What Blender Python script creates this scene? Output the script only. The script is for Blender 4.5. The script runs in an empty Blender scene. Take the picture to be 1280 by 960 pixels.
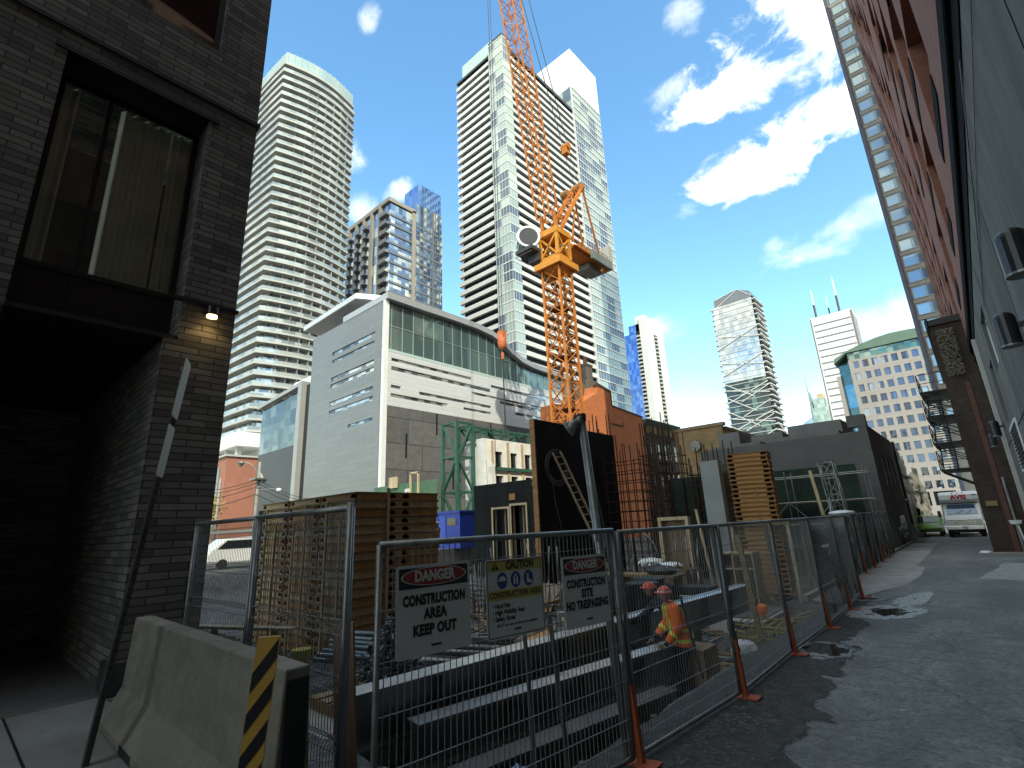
import bpy, math, random
from mathutils import Vector, Matrix
random.seed(7)
R=math.radians
scn=bpy.context.scene
COL=scn.collection
ORI={}
# ---------------------------------------------------------------- mesh builder
class B:
    def __init__(s): s.v=[]; s.f=[]
    def add(s,vs,fs):
        n=len(s.v); s.v+= [tuple(p) for p in vs]; s.f+=[tuple(i+n for i in f) for f in fs]; return s
    def box(s,x0,y0,z0,x1,y1,z1):
        if x0>x1:x0,x1=x1,x0
        if y0>y1:y0,y1=y1,y0
        if z0>z1:z0,z1=z1,z0
        return s.add([(x0,y0,z0),(x1,y0,z0),(x1,y1,z0),(x0,y1,z0),(x0,y0,z1),(x1,y0,z1),(x1,y1,z1),(x0,y1,z1)],
              [(0,3,2,1),(4,5,6,7),(0,1,5,4),(1,2,6,5),(2,3,7,6),(3,0,4,7)])
    def obox(s,p,q,w,h=None,up=(0,0,1)):
        h=h or w; p=Vector(p);q=Vector(q);d=(q-p).normalized();u=Vector(up)
        if abs(d.dot(u))>.98:u=Vector((0,1,0)) if abs(d.y)<.9 else Vector((1,0,0))
        a=d.cross(u).normalized();b=a.cross(d).normalized();a*=w/2;b*=h/2
        vs=[p-a-b,p+a-b,p+a+b,p-a+b,q-a-b,q+a-b,q+a+b,q-a+b]
        return s.add(vs,[(0,1,2,3),(7,6,5,4),(0,4,5,1),(1,5,6,2),(2,6,7,3),(3,7,4,0)])
    def tube(s,p,q,r,n=8,r2=None,cap=True):
        p=Vector(p);q=Vector(q);d=(q-p).normalized();u=Vector((0,0,1))
        if abs(d.z)>.95:u=Vector((1,0,0))
        a=d.cross(u).normalized();b=a.cross(d).normalized();r2=r if r2 is None else r2
        c=[(math.cos(2*math.pi*i/n),math.sin(2*math.pi*i/n)) for i in range(n)]
        vs=[p+(a*x+b*y)*r for x,y in c]+[q+(a*x+b*y)*r2 for x,y in c]
        fs=[(i,(i+1)%n,n+(i+1)%n,n+i) for i in range(n)]
        if cap: fs+=[tuple(range(n-1,-1,-1)),tuple(range(n,2*n))]
        return s.add(vs,fs)
    def path(s,pts,r,n=6):
        for a,b in zip(pts[:-1],pts[1:]): s.tube(a,b,r,n)
        return s
    def prism(s,pts,ax,a0,a1):
        # pts 2D polygon in the two other axes (in order), extruded along ax
        n=len(pts)
        def mk(p,a):
            l=list(p); l.insert(ax,a); return tuple(l)
        vs=[mk(p,a0) for p in pts]+[mk(p,a1) for p in pts]
        fs=[tuple(range(n-1,-1,-1)),tuple(range(n,2*n))]+[(i,(i+1)%n,n+(i+1)%n,n+i) for i in range(n)]
        return s.add(vs,fs)
    def quad(s,*p): return s.add(p,[tuple(range(len(p)))])
    def ball(s,c,rx,ry,rz,n=10,m=6,jit=0,rnd=random):
        vs=[];fs=[]
        for j in range(m+1):
            t=math.pi*j/m
            for i in range(n):
                a=2*math.pi*i/n; k=1+rnd.uniform(-jit,jit)
                vs.append((c[0]+rx*k*math.sin(t)*math.cos(a),c[1]+ry*k*math.sin(t)*math.sin(a),c[2]+rz*k*math.cos(t)))
        for j in range(m):
            for i in range(n): fs.append((j*n+i,(j+1)*n+i,(j+1)*n+(i+1)%n,j*n+(i+1)%n))
        return s.add(vs,fs)
    def xf(s,M):
        s.v=[tuple(M@Vector(p)) for p in s.v]; return s
    def lattice(s,p,q,w,n,rc,rb,up=(0,0,1),cross=False,wq=None):
        p=Vector(p);q=Vector(q);d=(q-p).normalized();u=Vector(up)
        if abs(d.dot(u))>.97:u=Vector((0,1,0))
        a=d.cross(u).normalized();b=a.cross(d).normalized();wq=w if wq is None else wq
        def cor(k):
            t=k/n;c=p.lerp(q,t);ww=(w*(1-t)+wq*t)/2
            return [c+(a*x+b*y)*ww for x,y in((-1,-1),(1,-1),(1,1),(-1,1))]
        C=[cor(k) for k in range(n+1)]
        for i in range(4): s.obox(C[0][i],C[n][i],rc)
        for k in range(n):
            for i in range(4):
                j=(i+1)%4
                s.obox(C[k][i],C[k][j],rb)
                if (k+i)%2: s.obox(C[k][i],C[k+1][j],rb)
                else: s.obox(C[k][j],C[k+1][i],rb)
                if cross:
                    if (k+i)%2: s.obox(C[k][j],C[k+1][i],rb)
                    else: s.obox(C[k][i],C[k+1][j],rb)
        for i in range(4): s.obox(C[n][i],C[n][(i+1)%4],rb)
        return s
def wpos(o):
    return ORI.get(o.name,Vector((0,0,0))) if o else Vector((0,0,0))
def mk(name,b,mat,parent=None,smooth=False,bevel=0,label=None):
    me=bpy.data.meshes.new(name); off=wpos(parent)
    me.from_pydata([(x-off.x,y-off.y,z-off.z) for x,y,z in b.v],[],b.f); me.update()
    o=bpy.data.objects.new(name,me); COL.objects.link(o); ORI[o.name]=off.copy()
    if parent: o.parent=parent
    for m in (mat if isinstance(mat,(list,tuple)) else [mat]): me.materials.append(m)
    if smooth:
        for p in me.polygons: p.use_smooth=True
    if bevel:
        md=o.modifiers.new('bevel','BEVEL'); md.width=bevel; md.segments=2; md.limit_method='ANGLE'
    if label:o['label']=label
    return o
def thing(name,label,cat,loc=(0,0,0),group=None):
    o=bpy.data.objects.new(name,None); COL.objects.link(o); o.location=loc; o.empty_display_size=.2
    ORI[o.name]=Vector(loc); o['label']=label; o['category']=cat
    if group:o['group']=group
    return o
def tag(o,label,cat,group=None):
    o['label']=label;o['category']=cat
    if group:o['group']=group
    return o
def one(name,b,mat,label,cat,group=None,**k): return tag(mk(name,b,mat,**k),label,cat,group)
def struct(name,b,mat,kind='structure',**k):
    o=mk(name,b,mat,**k); o['kind']=kind; return o
def dup(o,loc=None,rotz=None,label=None,group=None,parent=None,scale=None):
    c=o.copy(); COL.objects.link(c)
    if parent:c.parent=parent
    if loc is not None:c.location=loc
    if rotz is not None:c.rotation_euler=(0,0,rotz)
    if scale is not None:c.scale=scale
    if label:c['label']=label
    if group:c['group']=group
    for ch in list(o.children): dup(ch,parent=c)
    return c
# ---------------------------------------------------------------- materials
def nt(name):
    m=bpy.data.materials.new(name); m.use_nodes=True; t=m.node_tree
    return m,t,t.nodes['Principled BSDF']
def N(t,ty,**k):
    n=t.nodes.new(ty)
    for a,v in k.items():
        if a in n.inputs: n.inputs[a].default_value=v
        else: setattr(n,a,v)
    return n
def col4(c): return (c[0],c[1],c[2],1)
def mixc(t,fac,a,b,mode='MIX'):
    n=t.nodes.new('ShaderNodeMix'); n.data_type='RGBA'; n.blend_type=mode
    for sock,v in ((n.inputs[0],fac),(n.inputs[6],a),(n.inputs[7],b)):
        if hasattr(v,'is_linked'): t.links.new(v,sock)
        elif isinstance(v,(int,float)): sock.default_value=v
        else: sock.default_value=col4(v)
    return n.outputs[2]
def ramp(t,src,stops,interp='LINEAR'):
    n=t.nodes.new('ShaderNodeValToRGB'); n.color_ramp.interpolation=interp
    e=n.color_ramp.elements
    while len(e)<len(stops): e.new(.5)
    for x,(p,c) in zip(e,stops): x.position=p; x.color=col4(c) if not isinstance(c,(int,float)) else (c,c,c,1)
    t.links.new(src,n.inputs[0]); return n.outputs[0]
def mat(name,c,rough=.8,metal=0,var=.25,scale=3,bump=.15,bscale=30,dirt=0,spec=.5,stretch=(1,1,1)):
    m,t,p=nt(name); L=t.links.new
    tc=N(t,'ShaderNodeTexCoord'); mp=N(t,'ShaderNodeMapping'); mp.inputs['Scale'].default_value=stretch; L(tc.outputs['Object'],mp.inputs[0])
    n1=N(t,'ShaderNodeTexNoise',Scale=scale,Detail=6,Roughness=.65); L(mp.outputs[0],n1.inputs['Vector'])
    lo=tuple(x*(1-var) for x in c); hi=tuple(min(1,x*(1+var)) for x in c)
    o=ramp(t,n1.outputs['Fac'],[(.3,lo),(.7,hi)])
    if dirt:
        n2=N(t,'ShaderNodeTexNoise',Scale=scale*.23,Detail=8,Roughness=.7); L(mp.outputs[0],n2.inputs['Vector'])
        f=ramp(t,n2.outputs['Fac'],[(.45,0),(.7,dirt)])
        o=mixc(t,f,o,tuple(x*.35 for x in c))
    L(o,p.inputs['Base Color'])
    p.inputs['Roughness'].default_value=rough; p.inputs['Metallic'].default_value=metal; p.inputs['Specular IOR Level'].default_value=spec
    if bump:
        n3=N(t,'ShaderNodeTexNoise',Scale=bscale,Detail=4); L(mp.outputs[0],n3.inputs['Vector'])
        bp=N(t,'ShaderNodeBump',Strength=bump,Distance=.02); L(n3.outputs['Fac'],bp.inputs['Height']); L(bp.outputs[0],p.inputs['Normal'])
    return m
def uvz(t):
    tc=N(t,'ShaderNodeTexCoord'); sx=N(t,'ShaderNodeSeparateXYZ'); t.links.new(tc.outputs['Object'],sx.inputs[0])
    ad=N(t,'ShaderNodeMath',operation='ADD'); t.links.new(sx.outputs[0],ad.inputs[0]); t.links.new(sx.outputs[1],ad.inputs[1])
    cb=N(t,'ShaderNodeCombineXYZ'); t.links.new(ad.outputs[0],cb.inputs[0]); t.links.new(sx.outputs[2],cb.inputs[1])
    return tc,cb.outputs[0],ad.outputs[0],sx.outputs[2]
def brick(name,c1,c2,mortar,bw=.24,bh=.075,ms=.01,rough=.85,var=.3,bump=.4,spec=.4,offset=.5,metal=0,dirt=.0):
    m,t,p=nt(name); L=t.links.new
    tc,uv,u,z=uvz(t)
    b=N(t,'ShaderNodeTexBrick'); b.offset=offset; L(uv,b.inputs['Vector'])
    b.inputs['Scale'].default_value=1; b.inputs['Brick Width'].default_value=bw; b.inputs['Row Height'].default_value=bh
    b.inputs['Mortar Size'].default_value=ms; b.inputs['Mortar Smooth'].default_value=.2
    b.inputs['Color1'].default_value=col4(c1);b.inputs['Color2'].default_value=col4(c2);b.inputs['Mortar'].default_value=col4(mortar)
    n=N(t,'ShaderNodeTexNoise',Scale=1.3,Detail=8,Roughness=.7); L(tc.outputs['Object'],n.inputs['Vector'])
    f=ramp(t,n.outputs['Fac'],[(.3,1-var),(.7,1+var*.3)])
    o=mixc(t,1.0,b.outputs['Color'],f,'MULTIPLY')
    L(o,p.inputs['Base Color']); p.inputs['Roughness'].default_value=rough; p.inputs['Specular IOR Level'].default_value=spec; p.inputs['Metallic'].default_value=metal
    n3=N(t,'ShaderNodeTexNoise',Scale=25,Detail=3); L(tc.outputs['Object'],n3.inputs['Vector'])
    s=N(t,'ShaderNodeMath',operation='MULTIPLY_ADD'); L(n3.outputs['Fac'],s.inputs[0]); s.inputs[1].default_value=.3
    iv=N(t,'ShaderNodeMath',operation='SUBTRACT'); iv.inputs[0].default_value=1; L(b.outputs['Fac'],iv.inputs[1]); L(iv.outputs[0],s.inputs[2])
    bp=N(t,'ShaderNodeBump',Strength=bump,Distance=.012); L(s.outputs[0],bp.inputs['Height']); L(bp.outputs[0],p.inputs['Normal'])
    return m
def panes(name,cols,w,h,u0=0,z0=0,rough=.06,metal=.4,spec=.8,wave=.0):
    m,t,p=nt(name); L=t.links.new
    tc,uv,u,z=uvz(t)
    def cell(s,o,k):
        a=N(t,'ShaderNodeMath',operation='SUBTRACT'); L(s,a.inputs[0]); a.inputs[1].default_value=o
        d=N(t,'ShaderNodeMath',operation='DIVIDE'); L(a.outputs[0],d.inputs[0]); d.inputs[1].default_value=k
        f=N(t,'ShaderNodeMath',operation='FLOOR'); L(d.outputs[0],f.inputs[0]); return f.outputs[0]
    cb=N(t,'ShaderNodeCombineXYZ'); L(cell(u,u0,w),cb.inputs[0]); L(cell(z,z0,h),cb.inputs[1])
    wn=N(t,'ShaderNodeTexWhiteNoise'); wn.noise_dimensions='2D'; L(cb.outputs[0],wn.inputs['Vector'])
    k=len(cols); o=ramp(t,wn.outputs['Value'],[(i/k,c) for i,c in enumerate(cols)],'CONSTANT')
    L(o,p.inputs['Base Color']); p.inputs['Roughness'].default_value=rough; p.inputs['Metallic'].default_value=metal; p.inputs['Specular IOR Level'].default_value=spec
    if wave:
        # each pane sits at a slightly different angle and is a little wavy
        n=N(t,'ShaderNodeTexNoise',Scale=.45,Detail=1); L(tc.outputs['Object'],n.inputs['Vector'])
        bp=N(t,'ShaderNodeBump',Strength=wave,Distance=.3); L(n.outputs['Fac'],bp.inputs['Height']); L(bp.outputs[0],p.inputs['Normal'])
    return m
def wood(name,c,rough=.75,ax=2,var=.35):
    st=[6,6,6]; st[ax]=.5
    return mat(name,c,rough,0,var,2.2,.2,14,.5,.3,tuple(st))
def emit(name,c,s):
    m,t,p=nt(name); p.inputs['Base Color'].default_value=col4(c); p.inputs['Emission Color'].default_value=col4(c); p.inputs['Emission Strength'].default_value=s; return m
M={}
M['galv']=mat('galvanised_steel',(.26,.265,.26),.45,.7,.3,6,.05,60,.4)
M['wire']=mat('fence_wire',(.30,.31,.31),.5,.6,.2,8,0)
M['dark_steel']=mat('dark_steel',(.075,.075,.08),.55,.5,.3,5,.1,40)
M['black']=mat('black_paint',(.012,.012,.013),.5,0,.3,5,.1)
M['rust']=mat('rusty_steel',(.13,.055,.03),.85,.2,.45,6,.3,40,.4)
M['rebar']=mat('rebar_steel',(.05,.032,.025),.85,.3,.4,5,0)
M['orange_foot']=mat('worn_orange_paint',(.42,.085,.025),.65,0,.35,9,.1,40,.5)
M['concrete']=mat('cast_concrete',(.30,.285,.255),.9,0,.18,2.5,.25,45,.45)
M['concrete_lt']=mat('pale_concrete',(.30,.32,.325),.85,0,.12,1.5,.15,40,.3)
M['sign_white']=mat('sign_white',(.60,.60,.585),.5,0,.06,5,0,dirt=.12)
M['sign_black']=mat('sign_black',(.02,.02,.022),.5,0,.1,5,0)
M['sign_red']=mat('sign_red',(.30,.03,.03),.5,0,.1,5,0)
M['sign_yellow']=mat('sign_yellow',(.50,.40,.10),.5,0,.1,5,0)
M['sign_blue']=mat('sign_blue',(.03,.06,.24),.5,0,.1,5,0)
M['white']=mat('white_paint',(.78,.78,.77),.6,0,.06,2,.05,dirt=.12)
M['tower_white']=mat('tower_white_panel',(.62,.62,.60),.6,0,.05,.2,0)
M['slab_white']=mat('balcony_concrete_white',(.44,.44,.41),.7,0,.08,.3,0)
M['pale_timber']=wood('pale_timber',(.50,.39,.25))
M['timber']=wood('weathered_timber',(.27,.18,.095),ax=0)
M['timber2']=wood('brown_timber',(.33,.17,.07),ax=0)
M['tray_a']=wood('formwork_tan',(.62,.44,.23),ax=0)
M['tray_b']=wood('formwork_orange_brown',(.55,.29,.11),ax=0)
M['matte_black']=mat('matte_black',(.012,.012,.013),.95,0,.2,4,0,spec=.05)
M['ply_black']=mat('black_formwork_ply',(.014,.014,.014),.8,0,.5,1.2,.1,20,.0,.15,(1,1,.3))
M['plywood']=wood('plywood',(.22,.15,.10),ax=2)
M['crane']=mat('crane_orange',(.60,.20,.03),.6,0,.22,1.2,0,dirt=.5)
M['crane_y']=mat('crane_yellow',(.68,.28,.035),.6,0,.18,1.5,0,dirt=.45)
M['truss_green']=mat('truss_green',(.028,.095,.068),.55,0,.25,2,0)
M['green_ply']=mat('hoarding_green',(.07,.145,.085),.8,0,.2,1,.05)
M['net']=mat('dark_green_netting',(.018,.038,.026),.95,0,.4,3,.5,8)
M['blue']=mat('container_blue',(.02,.06,.42),.5,0,.15,2,.05)
M['glass_dark']=mat('dark_glass',(.02,.025,.03),.06,.3,.2,1,0,spec=.9)
M['glass_mid']=mat('blue_grey_glass',(.16,.22,.27),.07,.5,.25,.5,0,spec=.9)
M['black_plastic']=mat('black_plastic',(.018,.018,.02),.4,0,.2,5,.1)
M['tarp']=mat('white_sheeting',(.75,.77,.80),.4,0,.1,6,.5,9)
M['blue_bag']=mat('blue_plastic_bag',(.12,.2,.34),.35,0,.3,8,.6,14)
M['skin']=mat('skin',(.28,.16,.11),.6,0,.1,8,0)
M['hivis']=mat('hi_vis_orange',(.95,.17,.02),.7,0,.12,14,.2,20)
M['lime']=mat('reflective_lime',(.75,.82,.10),.5,0,.1,10,0)
M['silver']=mat('reflective_silver',(.7,.7,.7),.3,.3,.1,10,0)
M['helmet']=mat('hard_hat_red',(.75,.10,.05),.35,0,.08,10,0)
M['cloth_dark']=mat('dark_work_cloth',(.02,.022,.028),.9,0,.3,9,.3,30)
M['rubber']=mat('tyre_rubber',(.015,.015,.015),.85,0,.2,10,.2)
M['chrome']=mat('chrome',(.6,.6,.62),.15,1,.05,5,0)
M['lamp_black']=mat('lamp_black',(.012,.012,.013),.35,0,.2,6,.02)
M['asphalt_far']=mat('street_asphalt',(.10,.10,.10),.9,0,.2,.6,.1)
M['yellow_net']=mat('yellow_plastic',(.50,.42,.08),.6,0,.2,6,0)
# ---------------------------------------------------------------- camera
cd=bpy.data.cameras.new('camera'); cam=bpy.data.objects.new('camera',cd); COL.objects.link(cam); scn.camera=cam
F=627.2;p_=R(15.829);r_=R(-2.587);y_=R(41.693)
fw=Vector((-math.sin(y_)*math.cos(p_),math.cos(y_)*math.cos(p_),math.sin(p_)))
rt=Vector((math.cos(y_),math.sin(y_),0));up=rt.cross(fw)
rr=math.cos(r_)*rt+math.sin(r_)*up; uu=-math.sin(r_)*rt+math.cos(r_)*up
mx=Matrix((rr,uu,-fw)).transposed().to_4x4(); mx.translation=(0,0,2.05)
cam.matrix_world=mx
cd.sensor_width=36; cd.lens=36*F/1280; cd.clip_start=.05; cd.clip_end=6000
def raydir(u,v): return (fw+rr*((u-640)/F)-uu*((v-480)/F)).normalized()
# ---------------------------------------------------------------- light
SUN_AZ=R(-36); SUN_EL=R(41)
sd=Vector((math.cos(SUN_AZ)*math.cos(SUN_EL),math.sin(SUN_AZ)*math.cos(SUN_EL),math.sin(SUN_EL)))
sl=bpy.data.lights.new('sun','SUN'); so=bpy.data.objects.new('sun',sl); COL.objects.link(so)
sl.energy=2.2; sl.angle=R(.53); sl.color=(1,.97,.93); so.rotation_euler=sd.to_track_quat('Z','Y').to_euler()
w=bpy.data.worlds.new('World'); scn.world=w; w.use_nodes=True; t=w.node_tree; L=t.links.new
bg=t.nodes['Background']; bg.inputs['Strength'].default_value=.20
sky=N(t,'ShaderNodeTexSky'); sky.sky_type='NISHITA'; sky.sun_disc=False; sky.sun_elevation=SUN_EL
sky.sun_rotation=math.atan2(sd.x,sd.y); sky.air_density=1.0; sky.dust_density=.5; sky.ozone_density=2.2
hs=N(t,'ShaderNodeHueSaturation'); hs.inputs['Saturation'].default_value=1.2; hs.inputs['Value'].default_value=1.32; L(sky.outputs[0],hs.inputs['Color'])
# clouds: blobs fixed in world directions, broken up by noise
tc=N(t,'ShaderNodeTexCoord')
cdir=raydir(950,140); ca=Vector((0,0,1)).cross(cdir).normalized()*-1; cb_=ca.cross(cdir).normalized()
if cb_.z<0: cb_=-cb_
def dotn(vec):
    n=N(t,'ShaderNodeVectorMath',operation='DOT_PRODUCT'); L(tc.outputs['Generated'],n.inputs[0]); n.inputs[1].default_value=vec; return n.outputs['Value']
def mth(op,a,b=None,c=None):
    n=N(t,'ShaderNodeMath',operation=op)
    for i,v in enumerate((a,b,c)):
        if v is None: continue
        if hasattr(v,'is_linked'): L(v,n.inputs[i])
        else: n.inputs[i].default_value=v
    return n.outputs[0]
dc=mth('MAXIMUM',dotn(cdir),.05); P_=mth('DIVIDE',dotn(ca),dc); Q_=mth('DIVIDE',dotn(cb_),dc)
def pq(u,v):
    d=raydir(u,v); return d.dot(ca)/d.dot(cdir), d.dot(cb_)/d.dot(cdir)
n1=N(t,'ShaderNodeTexNoise',Scale=11,Detail=11,Roughness=.64,Distortion=.35); 
cbn=N(t,'ShaderNodeCombineXYZ')
# stretch the noise along the streets of cloud (lower left to upper right)
a0=pq(840,170);a1=pq(1040,40); ax_=Vector((a1[0]-a0[0],a1[1]-a0[1])).normalized()
E1=mth('ADD',mth('MULTIPLY',P_,ax_.x*.75),mth('MULTIPLY',Q_,ax_.y*.75)); E2=mth('ADD',mth('MULTIPLY',P_,-ax_.y),mth('MULTIPLY',Q_,ax_.x))
L(E1,cbn.inputs[0]);L(E2,cbn.inputs[1]); cbn.inputs[2].default_value=3.7; L(cbn.outputs[0],n1.inputs['Vector'])
def blob(u,v,ru,rv,sgn=1.0,along=True):
    c=pq(u,v)
    dx=mth('SUBTRACT',P_,c[0]);dy=mth('SUBTRACT',Q_,c[1])
    a=ax_ if along else Vector((1,0))
    e1=mth('DIVIDE',mth('ADD',mth('MULTIPLY',dx,a.x),mth('MULTIPLY',dy,a.y)),ru/F); e2=mth('DIVIDE',mth('ADD',mth('MULTIPLY',dx,-a.y),mth('MULTIPLY',dy,a.x)),rv/F)
    return mth('SUBTRACT',1,mth('ADD',mth('MULTIPLY',e1,e1),mth('MULTIPLY',e2,e2)))
f_=None
for b_ in (blob(935,98,110,30),blob(1000,25,90,52),blob(965,190,100,30),blob(905,222,42,28),blob(1070,140,90,26)):
    b_=mth('MAXIMUM',b_,-1.5)
    f_=b_ if f_ is None else mth('SMOOTH_MAX',f_,b_,.15)
thin=None
for b_ in (blob(455,268,34,40,along=False),blob(430,205,40,30,along=False),blob(1045,290,85,22),blob(1130,395,95,26),blob(860,262,16,12),blob(495,240,30,14),blob(835,118,26,16),blob(858,10,24,26),blob(460,22,22,16),blob(795,415,60,26,along=False)):
    b_=mth('MAXIMUM',b_,-1.5)
    thin=b_ if thin is None else mth('MAXIMUM',thin,b_)
nz=mth('MULTIPLY',mth('SUBTRACT',n1.outputs['Fac'],.5),6.2)
def sstep(x,a,b):
    n=N(t,'ShaderNodeMapRange',interpolation_type='SMOOTHSTEP'); L(x,n.inputs[0]); n.inputs[1].default_value=a;n.inputs[2].default_value=b; return n.outputs[0]
fac1=sstep(mth('ADD',f_,nz),-.15,1.0)
fac2=mth('MULTIPLY',sstep(mth('ADD',thin,nz),-.2,2.2),.55)
# low bank of white over the horizon
el=N(t,'ShaderNodeSeparateXYZ'); L(tc.outputs['Generated'],el.inputs[0])
n2=N(t,'ShaderNodeTexNoise',Scale=4.5,Detail=8,Roughness=.6); L(tc.outputs['Generated'],n2.inputs['Vector'])
low=mth('MULTIPLY',sstep(mth('ADD',mth('SUBTRACT',.27,el.outputs[2]),mth('MULTIPLY',mth('SUBTRACT',n2.outputs['Fac'],.5),.55)),0,.24),.42)
# unseen broken cloud added behind the viewer and overhead to whiten the shade light
back=Vector((.60,-.75,.28)).normalized()
fac4=mth('MULTIPLY',sstep(dotn(back),-.30,.12),sstep(n2.outputs['Fac'],.40,.56)); fac4=mth('MULTIPLY',fac4,.9)
fac=mth('MINIMUM',mth('MAXIMUM',mth('MAXIMUM',mth('MAXIMUM',fac1,fac2),low),fac4),1)
n3=N(t,'ShaderNodeTexNoise',Scale=14,Detail=6); L(cbn.outputs[0],n3.inputs['Vector'])
cc=ramp(t,n3.outputs['Fac'],[(.30,(3.9,4.1,4.45)),(.56,(6.0,6.0,6.0))])
L(mixc(t,fac,hs.outputs[0],cc),bg.inputs['Color'])
vs=scn.view_settings; vs.view_transform='Standard'; vs.look='None'; vs.gamma=1; vs.exposure=.85; vs.use_curve_mapping=False
vs.use_white_balance=True; vs.white_balance_temperature=7600; vs.white_balance_tint=-2
scn.cycles.max_bounces=6; scn.cycles.glossy_bounces=3; scn.cycles.diffuse_bounces=3
try: scn.cycles.use_denoising=True
except Exception: pass
#@@@
# ================================================================ GROUND
def pit(x,y):
    # excavated site: floor a metre down, soft banks
    def sm(a,b,v):
        k=max(0,min(1,(v-a)/(b-a))); return k*k*(3-2*k)
    m=sm(-3.0,-4.4,x)*sm(-36,-33,x)*sm(3.0,4.2,y)*sm(33.2,32.4,y) if x>-12 else sm(-36,-33,x)*sm(3.0,4.2,y)*sm(47,44,y)
    return -1.0*m
def lin(a,b,n): return [a+(b-a)*i/n for i in range(n+1)]
xs=[-3000,-1200,-500,-250,-120,-70,-45]+lin(-38,-12,40)[0:-1]+lin(-12,-2,50)+[-1,0,1.2,4,20,100,600,3000]
ys=[-3000,-800,-200,-50,-10,0]+lin(2,34,110)+lin(35,48,26)+[60,80,120,200,350,700,1500,3000]
b=B(); nx=len(xs)
for y in ys:
    for x in xs:
        z=pit(x,y)
        if z<-.02: z+=random.uniform(-.05,.06)
        b.v.append((x,y,z-.012))
for j in range(len(ys)-1):
    for i in range(nx-1): b.f.append((j*nx+i,j*nx+i+1,(j+1)*nx+i+1,(j+1)*nx+i))
def gravel_mat():
    m,t,p=nt('site_gravel'); L=t.links.new
    tc=N(t,'ShaderNodeTexCoord'); n1=N(t,'ShaderNodeTexNoise',Scale=.8,Detail=8,Roughness=.7); L(tc.outputs['Object'],n1.inputs['Vector'])
    v=N(t,'ShaderNodeTexVoronoi',Scale=11); L(tc.outputs['Object'],v.inputs['Vector'])
    a=ramp(t,n1.outputs['Fac'],[(.3,(.035,.032,.028)),(.7,(.13,.122,.11))])
    c=mixc(t,.85,a,v.outputs['Color'],'OVERLAY'); hs=N(t,'ShaderNodeHueSaturation',Saturation=.25); L(c,hs.inputs['Color'])
    L(hs.outputs[0],p.inputs['Base Color']); p.inputs['Roughness'].default_value=.95
    bp=N(t,'ShaderNodeBump',Strength=1.0,Distance=.06); L(v.outputs['Distance'],bp.inputs['Height']); L(bp.outputs[0],p.inputs['Normal'])
    return m
struct('ground',b,gravel_mat(),smooth=True)
def asphalt_mat():
    m,t,p=nt('alley_asphalt'); L=t.links.new
    tc=N(t,'ShaderNodeTexCoord'); mp=N(t,'ShaderNodeMapping'); mp.inputs['Scale'].default_value=(1,.45,1); L(tc.outputs['Object'],mp.inputs[0])
    n1=N(t,'ShaderNodeTexNoise',Scale=.75,Detail=12,Roughness=.68,Distortion=.6); L(mp.outputs[0],n1.inputs['Vector'])
    n2=N(t,'ShaderNodeTexNoise',Scale=60,Detail=4,Roughness=.8); L(tc.outputs['Object'],n2.inputs['Vector'])
    n4=N(t,'ShaderNodeTexNoise',Scale=3.5,Detail=9,Roughness=.75); mp2=N(t,'ShaderNodeMapping'); mp2.inputs['Scale'].default_value=(.55,1.9,1); L(tc.outputs['Object'],mp2.inputs[0]); L(mp2.outputs[0],n4.inputs['Vector'])
    v=N(t,'ShaderNodeTexVoronoi',Scale=.55); v.feature='DISTANCE_TO_EDGE'
    nw=N(t,'ShaderNodeTexNoise',Scale=2.2,Detail=5); L(tc.outputs['Object'],nw.inputs['Vector']); wv=mixc(t,.28,tc.outputs['Object'],nw.outputs['Color']); L(wv,v.inputs['Vector'])
    a=ramp(t,n1.outputs['Fac'],[(.28,(.07,.074,.07)),(.42,(.125,.133,.125)),(.55,(.185,.195,.186)),(.72,(.27,.284,.27))])
    g=ramp(t,n2.outputs['Fac'],[(.3,.6),(.7,1.3)])
    s=ramp(t,n4.outputs['Fac'],[(.30,.3),(.40,.85),(.6,1.12)])
    k=ramp(t,v.outputs['Distance'],[(0,.45),(.012,1.0)])
    c=mixc(t,1,a,g,'MULTIPLY'); c=mixc(t,1,c,s,'MULTIPLY'); c=mixc(t,.65,c,k,'MULTIPLY')
    vg=N(t,'ShaderNodeTexVoronoi',Scale=24); L(tc.outputs['Object'],vg.inputs['Vector']); sp_=ramp(t,vg.outputs['Color'],[(.0,.55),(.5,1.0),(.95,1.25),(.985,2.4)]); c=mixc(t,.9,c,sp_,'MULTIPLY')
    L(c,p.inputs['Base Color'])
    r=ramp(t,n1.outputs['Fac'],[(.3,.55),(.6,.85)]); L(r,p.inputs['Roughness'])
    ad=N(t,'ShaderNodeMath',operation='ADD'); L(n2.outputs['Fac'],ad.inputs[0]); L(n4.outputs['Fac'],ad.inputs[1])
    bp=N(t,'ShaderNodeBump',Strength=.6,Distance=.015); L(ad.outputs[0],bp.inputs['Height']); L(bp.outputs[0],p.inputs['Normal'])
    return m
def sheet(outline,z):
    b=B(); b.add([(x,y,z) for x,y in outline],[tuple(range(len(outline)))]); return b
def wob(pts,amp,n=6,seed=1):
    rnd=random.Random(seed); out=[]
    for (x0,y0),(x1,y1) in zip(pts,pts[1:]+pts[:1]):
        for k in range(n):
            t=k/n; j=0 if k==0 else amp
            out.append((x0+(x1-x0)*t+rnd.uniform(-j,j),y0+(y1-y0)*t+rnd.uniform(-j,j)))
    return out
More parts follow.
